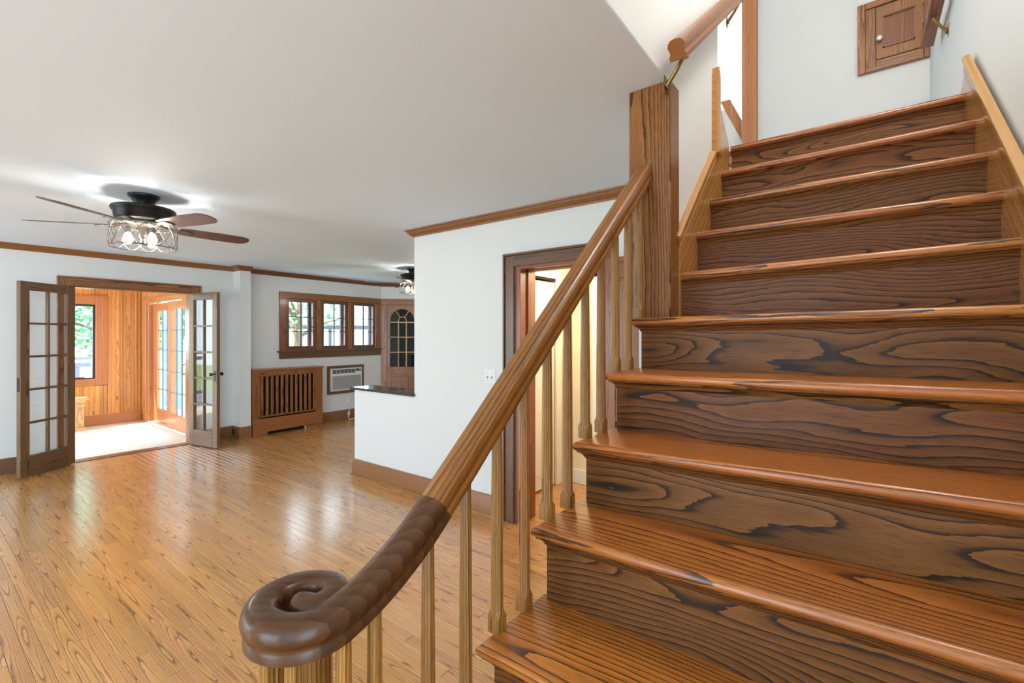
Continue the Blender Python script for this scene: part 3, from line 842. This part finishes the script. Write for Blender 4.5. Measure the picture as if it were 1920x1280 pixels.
mb = MB(); capsweep(mb, xs0, 1, [(0, 1.838, zt(1.838) - .05), (0, 2.385, zt(2.385) - .05)], CAPP); mb.build('left_skirt_cap', 'skirt', st)
MB().prism([(2.388, 2.32), (2.388, 2.73), (2.42, 2.69), (2.42, 2.30)], 'x', xs0 + .002, xs0 + .034, grain='z').build('left_skirt_upright', 'skirt', st)
def zr(y): return 1.939 + .836 * (y - 1.9)
mb = MB(); mb.prism([(1.0, .8), (1.0, zr(1.0) - .05), (2.71, zr(2.71) - .05), (2.95, 2.43), (2.95, 2.2), (2.6, 2.0)], 'x', .345, .372, grain='y'); tilt_grain(mb, .836); mb.build('right_skirt_board', 'skirt', st)
mb = MB(); capsweep(mb, .368, -1, [(0, 1.0, zr(1.0) - .045), (0, 2.71, zr(2.71) - .045)], [(a + .012, b) for a, b in CAPP]); mb.build('right_skirt_cap', 'skirt', st)

# post
MB().box((-0.734, 1.735, zk(4)), (-0.571, 1.838, ZC), grain='z', bev=.004).build('support_post', 'post', label='thick square oak post from stair tread to ceiling', cat='post')

# ================================================================== railing with volute
RP = [(0, .030), (.015, .0296), (.0225, .0262), (.0280, .019), (.0305, .008), (.0295, .000), (.026, -.004), (.0235, -.009), (.0245, -.014), (.026, -.018), (.026, -.029)]
PROF = RP + [(-a, b) for a, b in reversed(RP) if a > 0]
rt = thing('stair_railing', 'oak stair railing with scrolled handrail end', 'railing', (-.672, .6, .37))
RX = -.672
def zline(y): return 2.062 + .875 * (y - 1.74)
YA, LB = .64, .30
def path():
    out = []
    ys = [1.742 - i * (1.742 - YA) / 12 for i in range(13)]
    for y in ys: out.append((RX, y, zline(y)))
    za = zline(YA); s = 0; cx, cy = -.762, .424
    def zs(s): return za - .875 * (s - s * s / (2 * LB)) if s < LB else za - .875 * LB / 2
    n = 10
    for i in range(1, n + 1):
        y = YA - (YA - cy) * i / n; s = YA - y; out.append((RX, y, zs(s)))
    split = len(out)
    rr = lambda a: .09 + (.075 - .09) * a / (PI / 2) if a < PI / 2 else (.075 - .016 * (a - PI / 2) / (PI / 2) if a < PI else (.059 - .009 * (a - PI) / (PI / 2) if a < 1.5 * PI else (.050 - .015 * (a - 1.5 * PI) / (PI / 2) if a < 2 * PI else .035 - .028 * (a - 2 * PI) / (.4 * PI))))
    px, py = RX, cy
    N = 66
    for i in range(1, N + 1):
        a = i / N * 2 * PI * 1.2
        x = cx + rr(a) * math.cos(-a); y = cy + rr(a) * math.sin(-a)
        s += math.hypot(x - px, y - py); px, py = x, y
        out.append((x, y, zs(s)))
    return out, split
pth, split = path()
def frames(pts):
    fr = []
    for i, p in enumerate(pts):
        d = (Vector(pts[min(i + 1, len(pts) - 1)]) - Vector(pts[max(i - 1, 0)])).normalized()
        h = Vector((d.x, d.y, 0)).normalized(); Sd = Vector((-h.y, h.x, 0)); U = d.cross(Sd) * -1
        if U.z < 0: U = -U
        fr.append((p, Sd, U))
    return fr
frs = frames(pth)
hr = MB().sweep(PROF, frs[:13]).build('handrail', 'rail', rt, sharp=50)
scl = [1] * len(frs)
for i in range(split, len(frs)):
    q = (i - split) / (len(frs) - split)
    scl[i] = 1 - .22 * q if q < .92 else (1 - .22 * .92) * math.sqrt(max(0.02, 1 - ((q - .92) / .081) ** 2))
mb = MB().sweep(PROF, frs[12:], scale=scl[12:])
mb.gc = [(p[0] * .8 + p[1] * .6 + 3, p[1] * .8 - p[0] * .6 + .02, p[2] - .93) for p in mb.v]
mb.build('volute', 'volute', rt, sharp=50)
def baluster_mb(x, y, z0, z1, block=.034):
    mb = MB(); rv = random.random()
    b = block / 2
    # square block with clipped shoulders turning into an eight sided tapering shaft
    V = []; n = 8; G_ = []
    def ringv(r, z, sq):
        for k in range(8):
            if sq:
                c = b - .004; p = [(b, -c), (b, c), (c, b), (-c, b), (-b, c), (-b, -c), (-c, -b), (c, -b)][k]
            else:
                a = (k - .5) * PI / 4; p = (r * math.cos(a), r * math.sin(a))
            V.append((x + p[0], y + p[1], z)); G_.append((z + 5 * rv, p[0] + .004, p[1] + .013))
    ringv(0, z0, True); ringv(0, z0 + .036, True); ringv(.0165, z0 + .046, False); ringv(.0150, z0 + .05, False)
    H = z1 - z0
    ringv(.0150, z0 + .05 + H * .25, False); ringv(.0138, z0 + .05 + H * .6, False); ringv(.0122, z1, False)
    m = len(V) // 8
    F = [(k * 8 + i, k * 8 + (i + 1) % 8, k * 8 + 8 + (i + 1) % 8, k * 8 + 8 + i) for k in range(m - 1) for i in range(8)]
    F += [tuple(reversed(range(8))), tuple(range(m * 8 - 8, m * 8))]
    mb.add(V, F, [(g[0] + 20 * random.Random(int(y * 1e4)).random(), g[1], g[2]) for g in G_], rv)
    return mb
def under(y):
    best = min(pth, key=lambda p: abs(p[1] - y) + (0 if abs(p[0] - RX) < 1e-4 else 9))
    if y > YA: return zline(y) - .029 * 1.33
    return best[2] - .03
BX = -.675
for k in range(-1, 5):
    for d in ((.07, .177) if k < 4 else (.068,)):
        y = yk(k) + d
        baluster_mb(BX, y, zk(k), under(y) + .004).build('baluster', 'baluster', rt, sharp=30)
zv = pth[-1][2] - .029
for (x, y, zz) in ((-.672, .497, None), (-.672, .437, None), (-.704, .37, zv + .006), (-.752, .352, zv), (-.815, .40, zv), (-.79, .475, zv)):
    baluster_mb(x, y, zk(-2), (under(y) if zz is None else zz) + .004).build('baluster', 'baluster', rt, sharp=30)
MB().lathe([(.03, 0), (.032, .02), (.026, .05), (.026, .3), (.024, zv - zk(-2))], (-.752, .424, zk(-2)), 16).build('newel_post', 'baluster', rt)

# wall rails
WRP = [(0, .034), (.016, .032), (.026, .024), (.030, .012), (.026, .0), (.024, -.01), (.030, -.02), (.028, -.034), (0, -.034)]
WPROF = WRP[:-1] + [(-a, b) for a, b in reversed(WRP[:-1]) if a > 0]
def wallrail(name, label, p0, p1, mat, wallx, ts):
    t = thing(name, label, 'handrail', p0)
    d = (Vector(p1) - Vector(p0)).normalized(); Sd = Vector((1, 0, 0)); U = Sd.cross(d)
    if U.z < 0: U = -U
    Uz = Vector((0, 0, 1))
    # plumb cut ends
    mb = MB().sweep(WPROF, [(p0, Sd, U / abs(U.z) * 1.0 if False else U), (p1, Sd, U)]); mb.build('rail', mat, t)
    for q in ts:
        c = Vector(p0).lerp(Vector(p1), q); s = -1 if wallx < c.x else 1
        mb = MB(); w = abs(c.x - wallx)
        mb.tube([(c.x, c.y, c.z - .036), (c.x, c.y, c.z - .05), (c.x + s * w * .4, c.y + .01, c.z - .085), (c.x + s * w * .9, c.y + .02, c.z - .12), (c.x + s * (w - .002), c.y + .02, c.z - .125)], [.012, .007, .007, .008, .016], 8)
        mb.box((c.x - .012, c.y - .03, c.z - .04), (c.x + .012, c.y + .03, c.z - .034))
        mb.box((wallx - s * .003, c.y + .005, c.z - .15), (wallx, c.y + .035, c.z - .085), bev=.001)
        mb.build('bracket', 'brass', t)
    return t
wallrail('wall_handrail', 'sloping oak wall rail on brass brackets above the post', (-.515, 1.63, 2.425), (-.515, 2.75, 3.30), 'rail', -.585, (.06, .93))
wallrail('landing_handrail', 'short oak rail end high on the right stair wall', (.31, 3.74, 3.2), (.31, 2.6, 3.19), 'red', .37, (.3, .8))

# ================================================================== top of the stairs
t = thing('access_hatch', 'small oak wall hatch with crystal knob above the stairs', 'hatch', (.15, 4.3, 3.30))
def ph(nm, lo, hi, mat='cabinet', par=None, bev=.003, grain=None): return MB().box(lo, hi, bev=bev, grain=grain).build(nm, mat, par or t)
hx0, hx1, hz0, hz1 = -.03, .366, 3.352, 3.86
yb = 4.3
ph('frame', (hx0, yb - .03, hz0), (hx0 + .045, yb, hz1)); ph('frame', (hx1 - .028, yb - .03, hz0), (hx1, yb, hz1)); ph('frame', (hx0 + .045, yb - .03, hz0), (hx1 - .028, yb, hz0 + .03)); ph('frame', (hx0 + .045, yb - .03, hz1 - .045), (hx1 - .028, yb, hz1))
ph('inner_frame', (hx0 + .045, yb - .018, hz0 + .03), (hx0 + .105, yb, hz1 - .045)); ph('inner_frame', (hx0 + .105, yb - .018, hz0 + .03), (hx1 - .028, yb, hz0 + .075))
d = ph('door', (hx0 + .107, yb - .022, hz0 + .078), (hx1 - .032, yb - .004, hz1 - .05), 'cabinet')
mb = MB(); a, b, c, e = hx0 + .145, hx1 - .075, hz0 + .15, hz1 - .13
mb.box((a, yb - .031, c), (a + .008, yb - .022, e)); mb.box((b - .008, yb - .031, c), (b, yb - .022, e)); mb.box((a, yb - .031, c), (b, yb - .022, c + .008)); mb.box((a, yb - .034, e - .012), (b, yb - .022, e)); mb.build('panel_moulding', 'trim', d)
ph('panel', (a + .008, yb - .025, c + .008), (b - .008, yb - .021, e - .012), 'red', d, 0, 'z')
MB().lathe([(.006, 0), (.006, .015), (.017, .022), (.019, .032), (.014, .04), (.005, .042)], (0, 0, 0), 12, xf=lambda p: (hx0 + .125 + p[0], yb - .022 - p[2], hz0 + .215 + p[1])).build('knob', 'crystal', d)
for z in (hz0 + .12, hz0 + .24, hz0 + .38): ph('hinge', (hx1 - .036, yb - .027, z), (hx1 - .028, yb - .02, z + .035), 'brass', d, .001)
t = thing('trim_9', 'orange wood casing of the upstairs doorway', 'door casing', (-.75, 4.28, 2.43), kind=S)
ph('side_casing', (-.795, 4.27, 2.43), (-.695, 4.30, 4.6), 'fir'); ph('backband', (-.725, 4.262, 2.43), (-.695, 4.30, 4.6), 'fir'); ph('head_casing', (-1.7, 4.27, 4.5), (-.695, 4.30, 4.6), 'fir')
ph('jamb', (-.812, 4.28, 2.43), (-.795, 4.42, 4.5), 'fir'); ph('strike_plate', (-.8135, 4.29, 3.28), (-.812, 4.32, 3.40), 'dark_metal', None, 0)
t = thing('upper_stair_skirt', 'slanted orange skirt board beyond the top landing', 'skirt board', (-1.0, 4.5, 2.43), kind=S)
MB().prism([(-.70, 2.80), (-.84, 3.115), (-.988, 3.452), (-1.02, 3.53), (-.94, 3.53), (-.927, 3.496), (-.756, 3.12), (-.70, 3.0)], 'y', 4.46, 4.50, grain='z').build('skirt_board', 'fir', t)
MB().prism([(-.70, 2.43), (-.70, 2.82), (-.988, 3.45), (-1.6, 3.45), (-1.6, 2.43)], 'y', 4.455, 4.48).build('knee_wall', 'wall_up', t)

# ================================================================== ceiling fans
def fan(name, label, loc):
    x, y = loc; t = thing(name, label, 'ceiling fan', (x, y, ZC))
    c = (x, y, 0)
    MB().lathe([(.058, 2.325), (.06, 2.335), (.075, 2.36), (.088, 2.372), (.09, 2.387)], c, 28).build('canopy', 'black_metal', t)
    MB().lathe([(.10, 2.205), (.15, 2.212), (.162, 2.225), (.168, 2.262), (.176, 2.27), (.182, 2.285), (.178, 2.296), (.12, 2.31), (.055, 2.328)], c, 36).build('motor', 'black_metal', t)
    MB().lathe([(.03, 2.17), (.09, 2.18), (.095, 2.20), (.08, 2.207)], c, 24).build('hub', 'nickel', t)
    for k in range(5):
        a = math.radians(16 + 72 * k); p = math.radians(12)
        d = Vector((math.cos(a), math.sin(a), 0)); tt = Vector((-math.sin(a), math.cos(a), 0)); n = Vector((0, 0, 1)) * math.cos(p) + tt * math.sin(p); w = tt * math.cos(p) - Vector((0, 0, 1)) * math.sin(p)
        o = Vector((x, y, 2.178))
        xf = lambda q, o=o, d=d, w=w, n=n: tuple(o + d * q[0] + w * q[1] + n * q[2])
        out = [(.20, -.05), (.25, -.06), (.45, -.07), (.60, -.068), (.64, -.055), (.662, -.028), (.665, 0), (.662, .028), (.64, .055), (.60, .068), (.45, .07), (.25, .06), (.20, .05)]
        bl = MB().prism(out, 'z', -.003, .003, grain='x', xf=xf).build('blade', 'blade', t)
        mb = MB(); mb.tube([(.08, 0, .012), (.15, 0, .004), (.19, 0, -.006)], [.016, .012, .014], 8, xf=xf); mb.prism([(.17, -.02), (.22, -.036), (.27, -.03), (.285, 0), (.27, .03), (.22, .036), (.17, .02)], 'z', -.010, -.004, xf=xf)
        mb.build('blade_bracket', 'nickel', bl)
    R = .186; z0, z1 = 2.03, 2.178
    cg = MB()
    for z in (z0, z1): cg.tube([(x + R * math.cos(2 * PI * i / 40), y + R * math.sin(2 * PI * i / 40), z) for i in range(40)], .004, 6, closed=True)
    zm, za = (z0 + z1) / 2, (z1 - z0) / 2 - .002
    for ph_ in range(3):
        cg.tube([(x + R * math.cos(2 * PI * i / 96), y + R * math.sin(2 * PI * i / 96), zm + za * math.sin(4 * 2 * PI * i / 96 + ph_ * 2 * PI / 3)) for i in range(96)], .0022, 5, closed=True)
    for k in range(3):
        a = 2 * PI * k / 3; cg.tube([(x + .08 * math.cos(a), y + .08 * math.sin(a), z1 + .01), (x + R * math.cos(a), y + R * math.sin(a), z1)], .004, 6)
    cg.build('cage_shade', 'nickel', t)
    st_ = MB().lathe([(.012, 2.05), (.022, 2.055), (.022, 2.09), (.03, 2.10), (.03, 2.17)], c, 16).build('lamp_stem', 'nickel', t)
    for k in range(3):
        a = math.radians(-104 + 120 * k); bx, by = x + .085 * math.cos(a), y + .085 * math.sin(a)
        MB().lathe([(.012, 2.12), (.018, 2.125), (.018, 2.16), (.01, 2.165)], (bx, by, 0), 12).build('socket', 'nickel', t)
        MB().lathe([(.004, 2.045), (.018, 2.052), (.027, 2.07), (.028, 2.085), (.02, 2.11), (.013, 2.12)], (bx, by, 0), 14).build('bulb', 'bulb', t)
        l = light('fan_bulb_light', 'POINT', (bx, by, 2.08), 9, (1.0, .95, .88), .03)
    return t
fan('ceiling_fan', 'black ceiling fan with wire drum light in the living room', (-3.918, 1.017))
fan('ceiling_fan', 'black ceiling fan half hidden behind the switch wall', (-5.13, 4.45))

# ================================================================== sunroom
XS_ = -9.73; YN = 2.5
MB().box((-9.85, -3.0, -.03), (XW - T, 2.62, .0)).build('sunroom_carpet', 'carpet', label='white carpet covering the sunroom floor', cat='carpet')
MB().box((-9.85, -3.0, 2.42), (XW - T, 2.62, 2.5)).build('ceiling.003', 'pine', label='pine ceiling of the sunroom', cat='ceiling', kind=S)
def boards(par, axis, face, out, a0, a1, z0, z1, wide=True):
    a = a0
    while a < a1 - .004:
        for w, dpt in ((random.choice((.13, .16, .21)), .016), (.034, .020)):
            b = min(a + w, a1)
            if b - a > .004:
                lo = [0, 0, z0]; hi = [0, 0, z1]; i = AX[axis]; j = 1 - i
                lo[i], hi[i] = a + .0015, b - .0015; lo[j], hi[j] = face, face + out * dpt
                MB().box(lo, hi, grain='z', bev=.004).build('board' if w > .05 else 'batten', 'pine', par)
            a = b
            if a >= a1 - .004: break
ws = MB(); ws.box((XS_ - .12, 1.90, 0), (XS_, 2.62, 2.42)); ws.box((XS_ - .12, .85, 0), (XS_, 1.90, .73)); ws.box((XS_ - .12, .85, 1.92), (XS_, 1.90, 2.42)); ws.box((XS_ - .12, .3, 0), (XS_, .85, 2.42))
w_ = ws.build('wall_sunroom', 'pine', label='knotty pine wall of the sunroom around its window', cat='wall', kind=S)
boards(w_, 'y', XS_, 1, 2.045, YN - .02, .11, 2.42)
boards(w_, 'y', XS_, 1, .85, 2.045, .11, .635); boards(w_, 'y', XS_, 1, .85, 2.045, 2.05, 2.42)
wn_ = MB(); wn_.box((-9.85, YN, 2.03), (XW - T, 2.62, 2.42)); wn_.box((-9.85, YN, 0), (-9.46, 2.62, 2.03)); wn_.box((-7.65, YN, 0), (XW - T, 2.62, 2.03))
w2 = wn_.build('wall_sunroom_north', 'pine', label='knotty pine wall of the sunroom around the sliding doors', cat='wall', kind=S)
boards(w2, 'x', YN, -1, -9.71, XW - T, 2.04, 2.42); boards(w2, 'x', YN, -1, -9.71, -9.555, .11, 2.04); boards(w2, 'x', YN, -1, -7.55, XW - T, .11, 2.04)
mb = run(BASE, [(XS_ + .016, YN - .02), (XS_ + .016, .3)], 0); mb.build('baseboard_sunroom', 'fir', label='pine baseboard under the sunroom window', cat='baseboard', kind=S)
t = thing('window_2', 'orange framed picture window in the pine sunroom', 'window', (XS_, 1.4, .63), kind=S)
cw = .145
wb('side_casing', (XS_, 1.90, .64), (XS_ + .035, 2.045, 2.05), 'fir', par=t); wb('side_casing', (XS_, .80, .64), (XS_ + .035, .945, 2.05), 'fir', par=t)
wb('head_casing', (XS_, .945, 1.92), (XS_ + .034, 1.90, 2.05), 'fir', par=t); wb('sill_casing', (XS_, .945, .635), (XS_ + .034, 1.90, .735), 'fir', par=t)
wb('head_cap', (XS_, .79, 2.035), (XS_ + .055, 2.055, 2.06), 'fir', par=t); wb('sill_ledge', (XS_, .79, .725), (XS_ + .05, 1.93, .742), 'fir', par=t)
mb = MB()
for (lo, hi) in (((XS_ - .06, 1.87, .735), (XS_ - .01, 1.90, 1.92)), ((XS_ - .06, .945, .735), (XS_ - .01, .975, 1.92)), ((XS_ - .06, .975, .735), (XS_ - .01, 1.87, .765)), ((XS_ - .06, .975, 1.89), (XS_ - .01, 1.87, 1.92))): mb.box(lo, hi, bev=.003)
mb.build('sash_frame', 'storm', t)
MB().box((XS_ - .04, .975, .765), (XS_ - .036, 1.87, 1.89)).build('pane', 'glass', t)
MB().tube([(XS_ + .0, 1.62, .765), (XS_ + .04, 1.66, .775), (XS_ + .04, 1.76, .775)], .007, 8).build('crank_handle', 'dark_metal', t)
# sliding doors
t = thing('door_6', 'orange framed sliding glass doors of the sunroom', 'sliding door', (-8.55, YN, 0), kind=S)
wb('side_casing', (-9.555, YN - .035, 0), (-9.43, YN, 2.03), 'fir', par=t); wb('head_casing', (-9.43, YN - .034, 1.96), (-7.55, YN, 2.06), 'fir', par=t); wb('side_casing', (-7.68, YN - .035, 0), (-7.55, YN, 2.03), 'fir', par=t)
wb('head_cap', (-9.58, YN - .055, 2.04), (-7.53, YN, 2.065), 'fir', par=t)
wb('jamb', (-9.43, YN - .0, 0), (-9.395, YN + .12, 1.96), 'fir', par=t); wb('jamb', (-7.68, YN, 0), (-7.65, YN + .12, 1.96), 'fir', par=t); wb('track', (-9.43, YN - .01, 0), (-7.65, YN + .12, .022), 'white', par=t)
def slider(x0, x1, y, hw, hl=.19):
    s = thing('door_panel', None, None, ((x0 + x1) / 2, y, .02)); s.parent = t; s.location = WORLD[s.name] - WORLD[t.name]
    a, b, z0, z1 = x0 + hl, x1 - hw, .245, 1.83
    mb = MB()
    mb.box((x0, y, .02), (a, y + .04, 1.95), bev=.003); mb.box((b, y, .02), (x1, y + .04, 1.95), bev=.003); mb.box((a, y, .02), (b, y + .04, z0), grain='x', bev=.003); mb.box((a, y, z1), (b, y + .04, 1.95), grain='x', bev=.003)
    mb.build('door_frame', 'fir', s)
    MB().box((a, y + .018, z0), (b, y + .022, z1)).build('pane', 'glass', s)
    mb = MB()
    for i in (1, 2): mb.box((a + (b - a) * i / 3 - .007, y + .010, z0), (a + (b - a) * i / 3 + .007, y + .030, z1))
    for i in range(1, 5): mb.box((a, y + .010, z0 + (z1 - z0) * i / 5 - .007), (b, y + .030, z0 + (z1 - z0) * i / 5 + .007))
    mb.build('muntin', 'slate', s)
    return s
slider(-9.39, -8.48, YN + .06, .09, .19)
s2 = slider(-8.52, -7.66, YN + .01, .12, .09)
MB().tube([(-7.80, YN + .01, .86), (-7.80, YN - .03, .88), (-7.80, YN - .04, .94), (-7.80, YN - .03, 1.0), (-7.80, YN + .01, 1.02)], .008, 8).build('pull_handle', 'brass', s2)
# pale pedestal by the window
t = thing('pedestal', 'pale wooden pedestal behind the left french door', 'pedestal', (-9.45, 1.62, 0))
def pb(nm, lo, hi): return MB().box(lo, hi, bev=.004).build(nm, 'pale', t)
pb('base', (-9.56, 1.50, .0), (-9.34, 1.725, .05)); pb('shaft', (-9.545, 1.515, .05), (-9.355, 1.70, .42)); pb('neck_moulding', (-9.555, 1.505, .36), (-9.345, 1.715, .385)); pb('cap', (-9.56, 1.50, .42), (-9.34, 1.715, .46)); pb('top_board', (-9.575, 1.48, .46), (-9.32, 1.75, .49))

# ================================================================== outdoors
MB().box((-40, -20, -.8), (-9.85, 40, -.7)).build('lawn', 'grass', label='green lawn outside the windows', cat='lawn', kind='stuff')
def tree(label, x, y, h, r, n, seed):
    rnd = random.Random(seed)
    t = thing('tree', label, 'tree', (x, y, -.7))
    mb = MB(); mb.tube([(x, y, -.7), (x + .1, y, h * .35), (x - .1, y + .15, h * .6)], [.16, .12, .08], 10)
    for k in range(7):
        a = rnd.uniform(0, 2 * PI); l = r * rnd.uniform(.6, .95); z = h * rnd.uniform(.3, .6)
        mb.tube([(x, y, z), (x + l * .5 * math.cos(a), y + l * .5 * math.sin(a), z + l * .35), (x + l * math.cos(a), y + l * math.sin(a), z + l * .5)], [.07, .045, .02], 6)
    mb.build('trunk', 'bark', t)
    lf = MB(); V = []; F = []
    for k in range(n):
        u = Vector((rnd.gauss(0, 1), rnd.gauss(0, 1), rnd.gauss(0, .8))).normalized() * r * rnd.uniform(.45, 1) ** .6
        c = Vector((x, y, h * .68)) + Vector((u.x, u.y, u.z * .75)); s = rnd.uniform(.05, .10)
        d1 = Vector((rnd.gauss(0, 1), rnd.gauss(0, 1), rnd.gauss(0, .6))).normalized() * s
        d2 = d1.cross(Vector((rnd.gauss(0, 1), rnd.gauss(0, 1), rnd.gauss(0, 1)))).normalized() * s * .6
        i = len(V); V += [tuple(c - d1), tuple(c + d2), tuple(c + d1), tuple(c - d2)]; F.append((i, i + 1, i + 2, i + 3))
    lf.add(V, F, [(0, 0, 0)] * len(V)); lf.build('foliage', 'leaf', t, kind='stuff')
tree('leafy green tree outside the sunroom window', -14.2, 3.3, 3.3, 1.9, 3600, 3)
tree('leafy tree outside the dining window', -21, 8.6, 4.4, 3.4, 900, 5)
tree('leafy tree beyond the sliding doors', -13.5, 7.2, 4.0, 1.8, 1000, 9)
t = thing('deck_railing', 'slate blue deck railing outside the sunroom window', 'railing', (-11.6, 1.8, -.7))
MB().box((-11.66, -2, .98), (-11.52, 2.2, 1.03), bev=.004).build('top_rail', 'slate', t); MB().box((-11.62, -2, .84), (-11.56, 2.2, .92), bev=.004).build('upper_rail', 'slate', t); MB().box((-11.62, -2, .02), (-11.56, 2.2, .1), bev=.004).build('lower_rail', 'slate', t)
for k in range(16):
    yy = -.6 + k * .17; MB().box((-11.60, yy, .1), (-11.57, yy + .09, .84)).build('slat', 'slate', t)
MB().box((-12.2, -3, -.69), (-9.86, 3.45, -.06)).build('deck', 'slate', label='slate grey deck floor outside the sunroom', cat='deck')
t = MB().box((-12.35, 3.52, -.7), (-12.05, 3.80, 2.6), bev=.01).build('porch_post', 'teal', label='teal porch post behind the right sliding door', cat='post')
t = thing('yard_fence', 'low dark fence far beyond the dining window', 'fence', (-19, 9, -.7))
MB().box((-19.04, 6.5, 1.70), (-18.98, 17, 1.90), bev=.01).build('top_rail', 'storm', t)
for k in range(5): MB().box((-19.03, 6.6 + k * 2.5, -.7), (-18.95, 6.72 + k * 2.5, 1.75)).build('post', 'storm', t)
